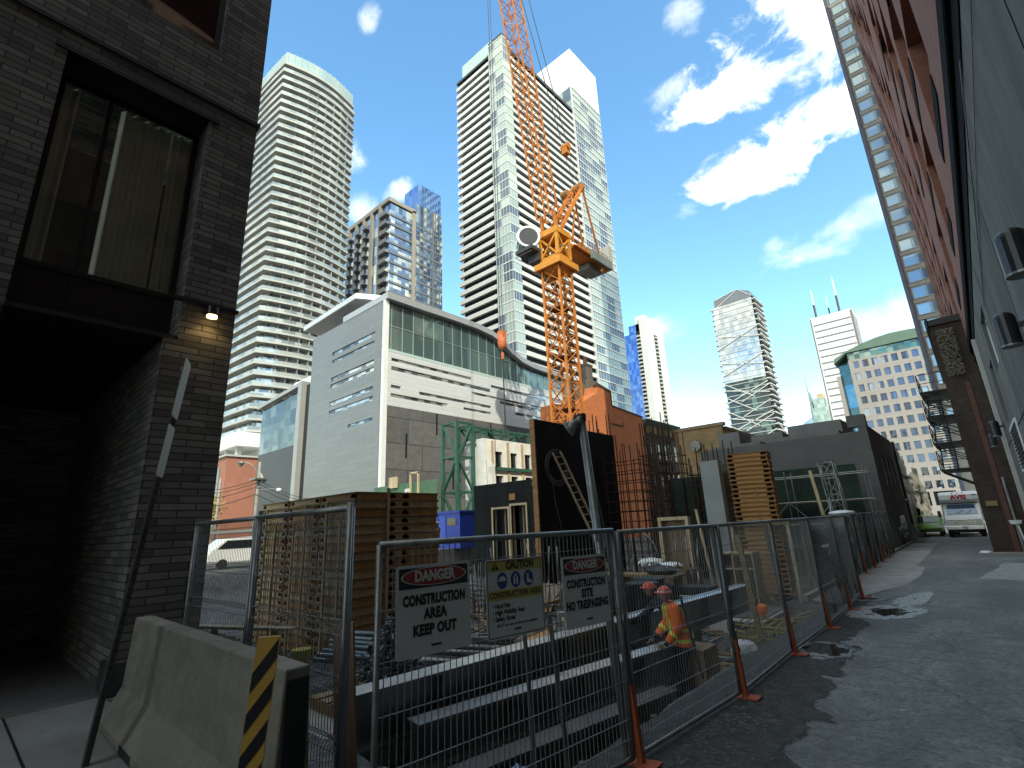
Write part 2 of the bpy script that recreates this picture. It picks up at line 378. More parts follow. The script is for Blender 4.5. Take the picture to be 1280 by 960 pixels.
# alley roadway, and the dirt that spreads over its edge along the fence
struct('alley_road',sheet([(1.3,-6),(1.3,130),(-3.6,130),(-3.6,60),(-3.0,36),(-3.0,24),(-2.75,18),(-2.75,-6)],.004),asphalt_mat())
def dirt_mat():
    m,t,p=nt('damp_dirt'); L=t.links.new
    tc=N(t,'ShaderNodeTexCoord'); sx=N(t,'ShaderNodeSeparateXYZ'); L(tc.outputs['Object'],sx.inputs[0])
    n=N(t,'ShaderNodeTexNoise',Scale=1.1,Detail=9,Roughness=.62,Distortion=.4); L(tc.outputs['Object'],n.inputs['Vector'])
    a=N(t,'ShaderNodeMath',operation='MULTIPLY_ADD'); L(sx.outputs[1],a.inputs[0]); a.inputs[1].default_value=.075; L(sx.outputs[0],a.inputs[2])
    b_=N(t,'ShaderNodeMath',operation='MULTIPLY_ADD'); L(n.outputs['Fac'],b_.inputs[0]); b_.inputs[1].default_value=1.3; L(a.outputs[0],b_.inputs[2])
    q=N(t,'ShaderNodeMapRange',interpolation_type='SMOOTHSTEP'); L(b_.outputs[0],q.inputs[0]); q.inputs[1].default_value=-.66; q.inputs[2].default_value=-.58
    n2=N(t,'ShaderNodeTexNoise',Scale=7,Detail=9,Roughness=.75); L(tc.outputs['Object'],n2.inputs['Vector'])
    L(ramp(t,n2.outputs['Fac'],[(.32,(.018,.017,.016)),(.52,(.055,.052,.047)),(.7,(.12,.115,.105))]),p.inputs['Base Color']); p.inputs['Roughness'].default_value=.75
    bp=N(t,'ShaderNodeBump',Strength=1,Distance=.06); L(n2.outputs['Fac'],bp.inputs['Height']); L(bp.outputs[0],p.inputs['Normal'])
    tr=N(t,'ShaderNodeBsdfTransparent'); ms=N(t,'ShaderNodeMixShader'); L(q.outputs[0],ms.inputs[0]); L(p.outputs[0],ms.inputs[1]); L(tr.outputs[0],ms.inputs[2]); L(ms.outputs[0],t.nodes['Material Output'].inputs[0]); return m
struct('dirt_verge',sheet([(-.6,-6),(-.6,8),(-1.2,17),(-2.6,17.5),(-3.1,14),(-3.1,-6)],.008),dirt_mat())
struct('pavement',sheet([(-3.6,14.6),(-3.0,14.3),(-2.35,17.2),(-2.05,18.2),(-1.9,21),(-2.0,24),(-2.25,24.3),(-2.3,31),(-2.4,40),(-3.7,40)],.010),mat('pale_pavement',(.33,.33,.32),.85,0,.2,1.6,.2,30,.5))
struct('pavement_patch',sheet(wob([(-.55,20.5),(.9,20.2),(1.1,26.3),(.15,26.2),(-.15,23.5)],.05,4,5),.010),mat('patch_concrete',(.30,.31,.30),.85,0,.2,3,.2))
struct('kerb',B().box(-3.72,14.4,0,-3.6,40,.13),M['concrete'])
b=B().box(-16,-8,-.3,-5.2,1.93,.02)
struct('sidewalk',b,mat('sidewalk_concrete',(.20,.205,.20),.85,0,.15,2,.2,50,.35))
struct('sidewalk_joint',B().box(-16,.93,.02,-5.2,.955,.0225),M['black'])
struct('street',sheet([(-300,0.0),(-46,2.5),(-46,27),(-300,27)],.004),M['asphalt_far'])
def puddle_mat(name,seed,inner,rim,sky_sheen):
    # still water in the middle, wet margin with sky reflection painted into its colour
    m,t,p=nt(name); L=t.links.new
    tc=N(t,'ShaderNodeTexCoord'); ln=N(t,'ShaderNodeVectorMath',operation='LENGTH'); L(tc.outputs['Object'],ln.inputs[0])
    n=N(t,'ShaderNodeTexNoise',Scale=1.7,Detail=7,Roughness=.6,Distortion=.8); n.noise_dimensions='4D'; n.inputs['W'].default_value=seed; L(tc.outputs['Object'],n.inputs['Vector'])
    a=N(t,'ShaderNodeMath',operation='MULTIPLY_ADD'); L(n.outputs['Fac'],a.inputs[0]); a.inputs[1].default_value=1.5; a.inputs[2].default_value=-.75
    r=N(t,'ShaderNodeMath',operation='ADD'); L(ln.outputs['Value'],r.inputs[0]); L(a.outputs[0],r.inputs[1])
    def st(x0,x1):
        q=N(t,'ShaderNodeMapRange',interpolation_type='SMOOTHSTEP'); L(r.outputs[0],q.inputs[0]); q.inputs[1].default_value=x0; q.inputs[2].default_value=x1; return q.outputs[0]
    water=N(t,'ShaderNodeBsdfPrincipled'); water.inputs['Base Color'].default_value=(.016,.017,.016,1); water.inputs['Roughness'].default_value=.04; water.inputs['Specular IOR Level'].default_value=.5
    p.inputs['Roughness'].default_value=.22
    n2=N(t,'ShaderNodeTexNoise',Scale=9,Detail=5); L(tc.outputs['Object'],n2.inputs['Vector'])
    L(ramp(t,n2.outputs['Fac'],[(.3,tuple(x*.5 for x in sky_sheen)),(.65,sky_sheen)]),p.inputs['Base Color'])
    tr=N(t,'ShaderNodeBsdfTransparent')
    m1=N(t,'ShaderNodeMixShader'); L(st(inner-.03,inner+.03),m1.inputs[0]); L(water.outputs[0],m1.inputs[1]); L(p.outputs[0],m1.inputs[2])
    m2=N(t,'ShaderNodeMixShader'); L(st(rim-.10,rim+.08),m2.inputs[0]); L(m1.outputs[0],m2.inputs[1]); L(tr.outputs[0],m2.inputs[2])
    L(m2.outputs[0],t.nodes['Material Output'].inputs[0]); return m
def puddle(x,y,rx,ry,rot,seed,inner=.5,rim=.8,sky_sheen=(.42,.45,.46),z=.010):
    n=40; b=B().add([(1.5*math.cos(2*math.pi*i/n),1.5*math.sin(2*math.pi*i/n),0) for i in range(n)],[tuple(range(n))])
    o=struct('puddle',b,puddle_mat('puddle_water',seed,inner,rim,sky_sheen)); o.location=(x,y,z); o.scale=(rx,ry,1); o.rotation_euler=(0,0,rot)
puddle(-2.28,9.55,.46,.62,0,1.3,.62,.86,(.30,.31,.31))
puddle(-1.95,13.5,.62,1.0,-.2,4.1,.5,.98,(.55,.58,.60))
puddle(-1.66,15.6,.36,1.7,-.08,7.7,.02,.85,(.58,.61,.63),z=.013)
puddle(-2.6,15.3,.55,.45,.2,2.4,.5,.9,z=.016)
# ================================================================ LEFT BUILDING
LX=-9.6; CY=3.05
bl=thing('brick_building','very dark grey brick building with deep set window and open garage bay','building',(LX,CY,0))
BRK=brick('dark_grey_brick',(.235,.228,.205),(.10,.098,.09),(.055,.055,.05),.52,.115,.012,.8,.35,.7)
b=B()
# wall facing the alley (plane x=LX) around bay, window, upper window
def wallx(b,X,y0,y1,z0,z1,holes,th,inward=-1):
    # wall slab in plane X with rectangular holes [(ya,yb,za,zb)]
    yc=sorted({y0,y1}|{h[0] for h in holes}|{h[1] for h in holes}); zc=sorted({z0,z1}|{h[2] for h in holes}|{h[3] for h in holes})
    yc=[y for y in yc if y0<=y<=y1]; zc=[z for z in zc if z0<=z<=z1]
    Xb=X+inward*th
    for i in range(len(zc)-1):
        j=0
        while j<len(yc)-1:
            def hole(j): 
                ym=(yc[j]+yc[j+1])/2; zm=(zc[i]+zc[i+1])/2
                return any(h[0]<ym<h[1] and h[2]<zm<h[3] for h in holes)
            if hole(j): j+=1; continue
            k=j
            while k+1<len(yc)-1 and not hole(k+1): k+=1
            b.box(X,yc[j],zc[i],Xb,yc[k+1],zc[i+1]); j=k+1
    return b
wallx(b,LX,-14,CY,0,21,[(.06,2.19,5.38,10.0),(-7,1.99,0,5.38),(-1.2,2.2,11.74,15.5),(-4.6,-1.3,5.38,10),(-.2,2.2,16.8,19.6)],.75)
b.box(LX-.75,CY-.4,0,-17.6,CY,21).box(-17.6,-14,0,-18,CY,21).box(LX-.75,-14,20.6,-17.6,CY-.4,20.95)
mk('wall',b,BRK,bl)
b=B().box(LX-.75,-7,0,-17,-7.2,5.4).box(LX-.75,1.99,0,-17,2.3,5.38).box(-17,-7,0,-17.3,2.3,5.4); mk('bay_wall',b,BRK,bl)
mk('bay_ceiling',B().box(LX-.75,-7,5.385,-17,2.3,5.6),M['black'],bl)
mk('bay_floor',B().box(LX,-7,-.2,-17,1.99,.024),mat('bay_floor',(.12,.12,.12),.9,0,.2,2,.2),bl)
mk('pier_base',B().box(LX+.03,1.93,0,LX-.5,CY+.03,.42),M['dark_steel'],bl)
LED=M['black']
mk('ledge',B().box(LX+.05,-14,10.38,LX-.1,CY+.05,10.46).box(LX-.1,CY,10.38,-17.9,CY+.05,10.46),LED,bl)
mk('ledge',B().box(LX+.04,1.99,6.12,LX-.05,CY+.04,6.18),LED,bl)
mk('lintel',B().box(LX+.04,-.1,9.98,LX-.3,2.36,10.06),LED,bl)
REC=.62
wf=mk('window',B().box(LX-REC,.06,5.38,LX-REC-.06,.14,10).box(LX-REC,2.11,5.38,LX-REC-.06,2.19,10).box(LX-REC,.74,5.38,LX-REC-.06,.81,10).box(LX-REC+.012,.06,6.33,LX-REC-.07,2.19,6.42).box(LX-REC,.06,9.9,LX-REC-.06,2.19,10).box(LX-.02,.06,5.38,LX-REC,2.19,5.46),M['black'],bl)
mk('spandrel',B().box(LX-REC-.02,.06,5.46,LX-REC-.05,2.19,6.33),M['lamp_black'],wf)
def clear_glass(name,tint=(.92,.95,.93)):
    m,t,p=nt(name); t.nodes.remove(p); L=t.links.new
    g=N(t,'ShaderNodeBsdfGlossy',Roughness=.015); tr=N(t,'ShaderNodeBsdfTransparent'); tr.inputs[0].default_value=col4(tint)
    lw=N(t,'ShaderNodeFresnel',IOR=1.38); mxs=N(t,'ShaderNodeMixShader'); L(lw.outputs[0],mxs.inputs[0]); L(tr.outputs[0],mxs.inputs[1]); L(g.outputs[0],mxs.inputs[2]); L(mxs.outputs[0],t.nodes['Material Output'].inputs[0]); return m
CG=clear_glass('window_glass')
mk('pane',B().box(LX-REC-.025,.14,6.42,LX-REC-.035,2.11,9.9),CG,wf)
def curtain(y0,y1,z0,z1,x,per,amp,seed):
    b=B(); n=int((y1-y0)/.02); rnd=random.Random(seed); ph=rnd.uniform(0,6)
    pts=[(x+amp*math.sin(2*math.pi*(y0+(y1-y0)*i/n)/per+ph+.8*math.sin(7*(y0+(y1-y0)*i/n))),y0+(y1-y0)*i/n) for i in range(n+1)]
    for (xa,ya),(xb,yb) in zip(pts[:-1],pts[1:]): b.quad((xa,ya,z0),(xb,yb,z0),(xb,yb,z1),(xa,ya,z1))
    return b
CUR=mat('curtain_cloth',(.80,.77,.66),.9,0,.1,4,0)
for y0,y1,s in((.95,1.75,1),(1.8,2.15,2),(.1,.35,3)): mk('curtain',curtain(y0,y1,6.42,9.9,LX-REC-.14,.17,.05,s),CUR,wf,smooth=True)
mk('room',B().box(LX-REC-2.5,-.5,5.5,LX-REC-2.6,3,10.2),mat('dim_room_wall',(.16,.14,.12),.9),wf)
wf=mk('window',B().box(LX-.12,2.1,11.74,LX-.2,2.2,15.5).box(LX-.12,-1.2,11.74,LX-.2,2.1,11.86).box(LX-.12,.75,11.86,LX-.2,.83,15.5),M['black'],bl)
mk('pane',B().box(LX-.13,-1.2,11.86,LX-.14,2.1,15.5),CG,wf); mk('curtain',curtain(-1.1,2.08,11.86,15.5,LX-.21,.2,.035,9),mat('reflection_pale_curtain',(.95,.95,.82),.9,0,.1,4,0),wf,smooth=True)  # curtain whitened: sunlit reflection in the pane put into its colour
mk('room',B().box(LX-.9,-1.2,11.7,LX-.95,2.4,15.6),M['cloth_dark'],wf)
# wall lamp on the pier: the one lit lamp in the picture
wl=thing('wall_lamp','small downlight glowing warm on the dark brick pier','wall lamp',(LX+.012,2.62,5.88))
mk('housing',B().tube((LX+.17,2.62,5.9),(LX+.17,2.62,6.06),.09,14).box(LX+.012,2.55,5.93,LX+.17,2.69,6.03),M['lamp_black'],wl)
mk('lens',B().tube((LX+.17,2.62,5.865),(LX+.17,2.62,5.9),.085,14),emit('lamp_lens',(1,.62,.26),5),wl)
ll=bpy.data.lights.new('lamp_light','SPOT'); lo=bpy.data.objects.new('lamp_light',ll); COL.objects.link(lo); lo.location=(LX+.17,2.62,5.86); ll.energy=6; ll.color=(1,.66,.3); ll.spot_size=R(120); ll.shadow_soft_size=.08; lo['kind']='helper'
# ================================================================ SIGN POST, BARRIER, MARKER
sp=thing('sign_post','leaning perforated steel sign post in front of the dark garage bay','sign post',(-6.88,1.33,.02))
A=Vector((-6.88,1.33,.02)); T=Vector((-6.84,1.70,4.15)); d=(T-A)
b=B().obox(A,T,.075,.05,(0,1,0)); mk('post',b,M['dark_steel'],sp)
dn=d.normalized(); b=B()
for k in range(46):
    c=A+dn*(.25+k*.083)
    b.tube(c+Vector((.0,-.028,0)),c+Vector((.0,-.0275,0)),.012,6); b.tube(c+Vector((.0385,0,0)),c+Vector((.039,0,0)),.012,6)
mk('perforations',b,M['black'],sp)
def plate(za,zb,lab):
    c0=A+dn*za;c1=A+dn*zb; n=Vector((-.42,-.9,0)).normalized(); s=Vector((.9,-.42,0)).normalized()
    b=B(); h=.03; vs=[]
    w=.155
    c0=c0+s*.2+Vector((0,.05,0)); c1=c1+s*.2+Vector((0,.05,0))
    o=[(-w,0.03),(-w+.03,0),(w-.03,0),(w,.03),(w,.97),(w-.03,1),(-w+.03,1),(-w,.97)]
    for off in(-.004,.004):
        for a,k in o: vs.append(c0+(c1-c0)*k+s*a+n*off)
    m=8; b.add(vs,[tuple(range(m-1,-1,-1)),tuple(range(m,2*m))]+[(i,(i+1)%m,m+(i+1)%m,m+i) for i in range(m)])
    return mk('sign_plate',b,mat('sign_back_grey',(.33,.34,.32),.5,.2,.1,6,0),sp,label=lab)
plate(3.42,4.12,'upper blank grey sign plate'); plate(2.74,3.32,'lower blank grey sign plate')
jb=thing('jersey_barrier','pale concrete jersey barrier end on to the fence in the near corner','barrier',(-5.7,1.75,0))
prof=[(-.3,.02),(-.3,.1),(-.13,.42),(-.09,1.17),(.09,1.17),(.13,.42),(.3,.1),(.3,.02)]
b=B(); x0,x1=-8.05,-3.78
for (a,z) in [(0,0)]: pass
vs=[];n=len(prof)
for x,yc in((x0,1.92),(x1,1.86)): vs+=[(x,yc+a,z) for a,z in prof]
b.add(vs,[tuple(range(n)),tuple(range(2*n-1,n-1,-1))]+[(i,n+i,n+(i+1)%n,(i+1)%n) for i in range(n)])
mk('barrier_body',b,mat('barrier_concrete',(.185,.172,.14),.9,0,.3,2.6,.5,45,.6),jb,bevel=.015)
mk('drain_slot',B().box(-6.95,1.595,.021,-6.5,1.7,.10),M['black'],jb)
mk('end_groove',B().box(-3.79,1.78,.1,-3.765,1.94,1.1),M['black'],jb)
hp=thing('hazard_marker','slim yellow marker post with black diagonal stripes at the barrier end','marker post',(-3.12,1.36,0))
# board from ground up, leaning slightly
u_=Vector((.62,.78,0)).normalized(); nrm=Vector((.78,-.62,.0)); base=Vector((-3.22,1.29,0)); top=Vector((-3.08,1.335,1.52)); ax2=(top-base)
def hb(a,b0,off): return base+ax2*b0+u_*a+nrm*off
w2=.058; b=B()
vs=[hb(-w2,0,0),hb(w2,0,0),hb(w2,1,0),hb(-w2,1,0),hb(-w2,0,-.02),hb(w2,0,-.02),hb(w2,1,-.02),hb(-w2,1,-.02)]
b.add(vs,[(0,1,2,3),(7,6,5,4),(0,4,5,1),(1,5,6,2),(2,6,7,3),(3,7,4,0)])
mk('board',b,mat('marker_yellow',(.52,.30,.06),.45,0,.12,6,.0,dirt=.3),hp)
b=B(); Hh=1.53
for k in range(8):
    z=.05+k*.20
    pts=[(-w2,z),(w2,z+.17),(w2,z+.27),(-w2,z+.10)]
    if pts[2][1]>Hh: 
        pts=[(-w2,z),(.0,z+.085),(.012,Hh-.005),(-w2,Hh-.005)] if z<Hh-.1 else None
    if pts: b.quad(*[hb(a,zz/Hh,.003) for a,zz in pts])
mk('stripes',b,mat('marker_black',(.015,.015,.02),.4,0,.2,6,0),hp)
# ================================================================ FENCE
def panel_proto(name,lab,Lp,H,pitch,rows,z0=.06,bend=False,rail=.021,diamond=False):
    t=thing(name,lab,'fence panel',(0,0,0),'wire fence panels round the site')
    b=B().tube((0,0,z0),(0,Lp,z0),rail).tube((0,0,H),(0,Lp,H),rail*1.08).tube((0,0,z0),(0,0,H),rail).tube((0,Lp,z0),(0,Lp,H),rail)
    mk('frame',b,M['galv'],t,smooth=True)
    b=B(); r=.0026; n=int(Lp/pitch)
    def zig(z): # V-shaped stiffening bends
        if not bend: return 0
        for c in rows:
            d=abs(z-c)
            if d<.06: return .05*(1-d/.06)
        return 0
    zs=sorted({z0,H}|({c+k for c in rows for k in(-.06,0,.06)} if bend else set()))
    for i in range(1,n):
        y=Lp*i/n
        for a,c in zip(zs[:-1],zs[1:]): b.obox((zig(a),y,a),(zig(c),y,c),2*r)
    for c in rows:
        for dz in ((-.06,0,.06) if bend else (0,)):
            b.obox((zig(c+dz)+r*2,0,c+dz),(zig(c+dz)+r*2,Lp,c+dz),2.4*r)
    mk('wire_mesh',b,M['wire'],t)
    return t
def post_proto(H):
    t=thing('fence_post','dark steel fence stake with an orange painted foot','fence post',(0,0,0),'orange footed fence posts')
    mk('stake',B().box(-.022,-.022,.62,.022,.022,H).box(-.03,-.008,.62,-.022,.008,H),M['dark_steel'],t)
    mk('orange_base',B().box(-.027,-.027,.02,.027,.027,.62),M['orange_foot'],t)
    mk('foot_plate',B().box(-.10,-.09,.006,.16,.09,.022),M['orange_foot'],t,bevel=.004)
    return t
PP=[(-3.0,1.98),(-2.72,4.48),(-2.57,6.7),(-2.60,9.04),(-2.58,11.33),(-2.62,13.6),(-2.7,15.6)]
FP=panel_proto('mesh_fence','near wire fence panel carrying the danger and caution signs',2.47,1.97,.05,[.21,.36,.66,.96,1.26,1.56,1.82])
FP.location=(PP[0][0],PP[0][1],0); FP.rotation_euler=(0,0,math.atan2(-(PP[1][0]-PP[0][0]),PP[1][1]-PP[0][1]))
FQ=None
labs=['wire fence panel right of the tall pole, worker seen through it','wire fence panel in front of the grey concrete column base','wire fence panel beside the round near puddle','wire fence panel with drooping dark cloth before the pavement','last panel of the near fence run beside the long puddle']
for i in range(1,6):
    a=Vector((*PP[i],0));c=Vector((*PP[i+1],0)); ln=(c-a).length-.06; rz=math.atan2(-(c.x-a.x),c.y-a.y)
    if FQ is None:
        FQ=panel_proto('mesh_fence',labs[0],2.16,1.95,.05,[.2+.25*k for k in range(7)],); o=FQ
    else: o=dup(FQ,label=labs[i-1])
    d=(c-a).normalized(); o.location=a+d*.03; o.rotation_euler=(0,0,rz); o.scale=(1,ln/2.16,1)
FPost=post_proto(1.98); plab=['orange footed fence stake clamped to the tall grey pole','orange footed fence stake right of the worker','orange footed fence stake nearest the round puddle','orange footed fence stake just past the round puddle','orange footed fence stake beside the long puddle','orange footed fence stake where the near fence ends']
for i,(x,y) in enumerate(PP[1:]):
    o=FPost if i==0 else dup(FPost); o.location=(x+.045,y,0); o['label']=plab[i]; o.rotation_euler=(R(random.uniform(-1.5,1.5)),R(-2.5-random.uniform(0,1.5)),0)
# taller pole with a floodlight and cable
lp=thing('lamp_pole','tall grey pole behind the fence with a dark floodlight on top','lamp pole',(-2.83,4.55,0))
mk('pole',B().tube((-2.83,4.55,-.2),(-3.03,4.52,3.12),.043,12),M['galv'],lp,smooth=True)
fl=mk('floodlight',B().tube((-3.13,4.40,3.03),(-3.06,4.47,3.10),.085,14,.05).tube((-3.06,4.47,3.10),(-3.02,4.5,3.14),.05,12),M['galv'],lp,smooth=True)
mk('bracket',B().box(-3.06,4.49,2.95,-3.0,4.55,3.2).tube((-3.03,4.52,3.12),(-3.03,4.52,3.2),.05,10),M['black'],lp)
pts=[(-3.08+.05*math.cos(a),4.47+.05*math.sin(a)*.5,3.08+.1*math.sin(a)) for a in [k*.5 for k in range(13)]]
mk('cable',B().path(pts,.012).path([(-3.0,4.55,3.0),(-2.98,4.57,2.7),(-2.95,4.58,2.3),(-2.9,4.6,1.9)],.009),M['black'],lp)
mk('clamp',B().tube((-2.93,4.54,1.87),(-2.935,4.54,1.97),.06,12).box(-2.93,4.5,1.88,-2.68,4.55,1.95),M['dark_steel'],lp)
# struts that prop the fence from inside
def strut(p,q,lab): return one('fence_strut',B().tube(p,q,.02,8),M['dark_steel'],lab,'strut','props behind the fence')
strut((-2.9,3.75,0),(-3.0,3.72,1.3),'thin pipe strut below the no trespassing sign')
strut((-3.4,3.9,0),(-3.42,3.85,1.2),'darker short strut below the no trespassing sign, left one')
strut((-3.4,7.55,-.1),(-3.42,7.2,1.0),'short dark stake behind the fence, just right of the worker')
strut((-3.5,9.3,-.1),(-3.5,9.0,.9),'short dark stake behind the fence near the grey column')
# far fence run with dark screen along the pavement
sc=None
FS=[(-3.35,16.6),(-3.4,18.9),(-3.42,21.2),(-3.45,23.5),(-3.48,25.8),(-3.52,28.1),(-3.55,30.4)]
SCR=clear_glass('screen_cloth',(.30,.32,.33))
def net_mat():
    m,t,p=nt('screen_mesh_cloth'); L=t.links.new
    p.inputs['Base Color'].default_value=(.014,.016,.016,1); p.inputs['Roughness'].default_value=.95; p.inputs['Specular IOR Level'].default_value=.1
    tc=N(t,'ShaderNodeTexCoord'); n=N(t,'ShaderNodeTexNoise',Scale=1.6,Detail=3); L(tc.outputs['Object'],n.inputs['Vector'])
    tr=N(t,'ShaderNodeBsdfTransparent'); ms=N(t,'ShaderNodeMixShader'); L(ramp(t,n.outputs['Fac'],[(.35,.5),(.65,.8)]),ms.inputs[0]); L(tr.outputs[0],ms.inputs[1]); L(p.outputs[0],ms.inputs[2]); L(ms.outputs[0],t.nodes['Material Output'].inputs[0]); return m
NET=net_mat()
def cloth(Lp,z0,z1,seed,sag=.06):
    rnd=random.Random(seed);b=B();n=16;m=8
    for j in range(m+1):
        for i in range(n+1):
            b.v.append((.03+.05*math.sin(i*.9+j*.5+seed)*(1-j/m)+.02*rnd.random(),Lp*i/n,z0+(z1-z0)*j/m-sag*math.sin(math.pi*i/n)*(j/m)))
    for j in range(m):
        for i in range(n): b.f.append((j*(n+1)+i,j*(n+1)+i+1,(j+1)*(n+1)+i+1,(j+1)*(n+1)+i))
    return b
for i in range(len(FS)-1):
    a=Vector((*FS[i],0)); c=Vector((*FS[i+1],0)); rz=math.atan2(-(c.x-a.x),c.y-a.y)
    lab='%s screened fence panel along the pale pavement'%['nearest','second','third','fourth','fifth','farthest'][i]
    o=dup(FQ,label=lab); o.location=a; o.rotation_euler=(0,0,rz); o.scale=(1,(c-a).length/2.16,1); o['group']='screened fence panels by the pavement'
    q=mk('screen_cloth',cloth(2.14,.1,1.95,i),NET,None,smooth=True); q.parent=o
    p=dup(FPost); p.location=(a.x+.06,a.y,0); p.rotation_euler=(0,R(-2),0); p['label']='%s fence stake standing along the pale pavement'%['nearest','second','third','fourth','fifth','farthest'][i]; p['group']='fence stakes along the pavement'
# dark cloth hung on the near run beyond the round puddle
for (i,seed) in((3,21),(4,22)):
    a=Vector((*PP[i+1],0)); c=Vector((*PP[min(i+2,6)],0)); 
    q=one('screen_cloth',B(),NET,['dark mesh cloth drooping on the fence beside the long puddle','dark mesh cloth on the last near fence panel'][i-3],'screen cloth','dark cloths hung on the fence') if False else None
    b=cloth((c-a).length,.15,1.9,seed,.25); rz=math.atan2(-(c.x-a.x),c.y-a.y); b.xf(Matrix.Translation(a)@Matrix.Rotation(rz,4,'Z')@Matrix.Translation((-.07,0,0)))
    one('screen_cloth',b,NET,['dark mesh cloth drooping on the fence beside the long puddle','dark mesh cloth on the last near fence panel'][i-3],'screen cloth','dark cloths hung on the fence',smooth=True)
b=B()
for (x0,y0),(x1,y1) in zip([(-3.3,16.6),(-2.6,15.6)][:1],[(-2.62,15.6)]):
    b=cloth(math.hypot(x1-x0,y1-y0),.1,1.95,31,.1); rz=math.atan2(-(x1-x0),y1-y0); b.xf(Matrix.Translation((x0,y0,0))@Matrix.Rotation(rz,4,'Z'))
    one('screen_cloth',b,NET,'dark mesh cloth closing the step between the two fence runs','screen cloth','dark cloths hung on the fence',smooth=True)
# left run with folded stiffeners, between the corner post and the dark building
V1=panel_proto('mesh_fence','wire fence panel with folded ridges between barrier and tray stacks',2.05,2.28,.05,[.35,.8,1.25,1.7,2.12],bend=True,rail=.026)
V1.location=(-4.32,2.55,0); V1.rotation_euler=(0,0,math.atan2(2.0,-.02)); V1['group']='ridged fence panels by the barrier'
o=dup(V1,label='wire fence panel with folded ridges next to the dark brick pier'); o.location=(-6.5,2.55,0)
b=B().tube((-4.28,2.5,0),(-4.28,2.5,2.33),.028,10); one('corner_post',b,M['galv'],'stout grey fence corner post beside the brown board','fence post',smooth=True)
one('corner_post',B().tube((-6.44,2.58,0),(-6.44,2.58,2.36),.028,10),M['dark_steel'],'dark fence post midway behind the jersey barrier','fence post',smooth=True)
one('corner_post',B().tube((-8.62,2.58,0),(-8.62,2.58,2.34),.028,10),M['dark_steel'],'dark fence post standing against the brick pier','fence post',smooth=True)
one('board',B().obox((-4.62,2.78,-.2),(-4.62,2.68,1.28),.36,.02,(0,1,0)),M['plywood'],'upright brown plywood board behind the corner post','board')
# ================================================================ SIGNS
def text_b(s,size,bold=0,sx=1,align='CENTER',sp=1):
    cu=bpy.data.curves.new('lettering','FONT'); cu.body=s; cu.size=size; cu.align_x=align; cu.align_y='CENTER'; cu.offset=bold; cu.space_character=sp; cu.resolution_u=3
    ob=bpy.data.objects.new('lettering_tmp',cu); COL.objects.link(ob); dg=bpy.context.evaluated_depsgraph_get(); me=bpy.data.meshes.new_from_object(ob.evaluated_get(dg))
    b=B(); b.v=[(v.co.x*sx,v.co.y,0) for v in me.vertices]; b.f=[tuple(p.vertices) for p in me.polygons]
    bpy.data.objects.remove(ob); bpy.data.meshes.remove(me); return b
def place(b,M4): 
    return b.xf(M4)
def rect2(x0,y0,x1,y1,z=0): return B().quad((x0,y0,z),(x1,y0,z),(x1,y1,z),(x0,y1,z))
def ell(cx,cy,rx,ry,z=0,n=36): return B().add([(cx+rx*math.cos(2*math.pi*i/n),cy+ry*math.sin(2*math.pi*i/n),z) for i in range(n)],[tuple(range(n))])
fd=(Vector((*PP[1],0))-Vector((*PP[0],0))).normalized()
def sign_frame(y0,z0,tilt,roll=0):
    # origin at lower left of the sign; x along fence, y up, z to the alley
    k=(y0-PP[0][1])/fd.y; o=Vector((*PP[0],z0))+fd*k+Vector((.035,0,0))
    nx=Vector((fd.y,-fd.x,0)); m=Matrix((fd,Vector((0,0,1)),nx)).transposed().to_4x4(); m.translation=o
    return m@Matrix.Rotation(R(roll),4,'Z')@Matrix.Rotation(R(tilt),4,'X')
def rrect(w,h,r,th):
    pts=[]
    for cx,cy,a0 in((w-r,r,-90),(w-r,h-r,0),(r,h-r,90),(r,r,180)):
        for k in range(5): a=R(a0+22.5*k); pts.append((cx+r*math.cos(a),cy+r*math.sin(a)))
    return B().prism(pts,2,-th,0)
def fit(s,size,bold,width):
    b=text_b(s,size,bold,1,sp=1.06); x0=min(v[0] for v in b.v);x1=max(v[0] for v in b.v); k=width/(x1-x0); c=(x0+x1)/2
    b.v=[((x-c)*k,y,z) for x,y,z in b.v]; return b
def danger(y0,z0,w,h,lines,lab,roll):
    m=sign_frame(y0,z0,-1.5,roll)
    t=thing('warning_sign',lab,'sign',tuple(m.translation),'signs wired to the near fence panel')
    mk('sign_plate',place(rrect(w,h,.025,.004),m),M['sign_white'],t)
    mk('header',place(rect2(.02,h*.735,w-.02,h-.02,.0015),m),M['sign_black'],t)
    mk('oval_border',place(ell(w/2,h*.862,w*.445,h*.106,.003),m),M['sign_white'],t)
    mk('oval',place(ell(w/2,h*.862,w*.425,h*.097,.0042),m),M['sign_red'],t)
    tb=text_b('DANGER',h*.165,.004,.86); mk('lettering',place(tb,m@Matrix.Translation((w/2,h*.862,.0055))),M['sign_white'],t)
    for s,yy,sx in lines:
        mk('lettering',place(fit(s,h*.155,.0055,w*sx),m@Matrix.Translation((w/2,h*yy,.002))),M['sign_black'],t)
    mk('maker_mark',place(rect2(w*.44,h*.085,w*.58,h*.11,.002),m),M['sign_black'],t)
danger(2.09,1.255,.60,.57,[('CONSTRUCTION',.60,.84),('AREA',.44,.32),('KEEP OUT',.27,.58)],'white danger sign reading construction area keep out, left of three',0)
m=sign_frame(2.83,1.245,-1.5,-.5); w,h=.60,.565
t=thing('warning_sign','white and yellow caution sign listing safety gear, middle of three','sign',tuple(m.translation),'signs wired to the near fence panel')
mk('sign_plate',place(rrect(w,h,.025,.004),m),M['sign_white'],t)
bb=B()
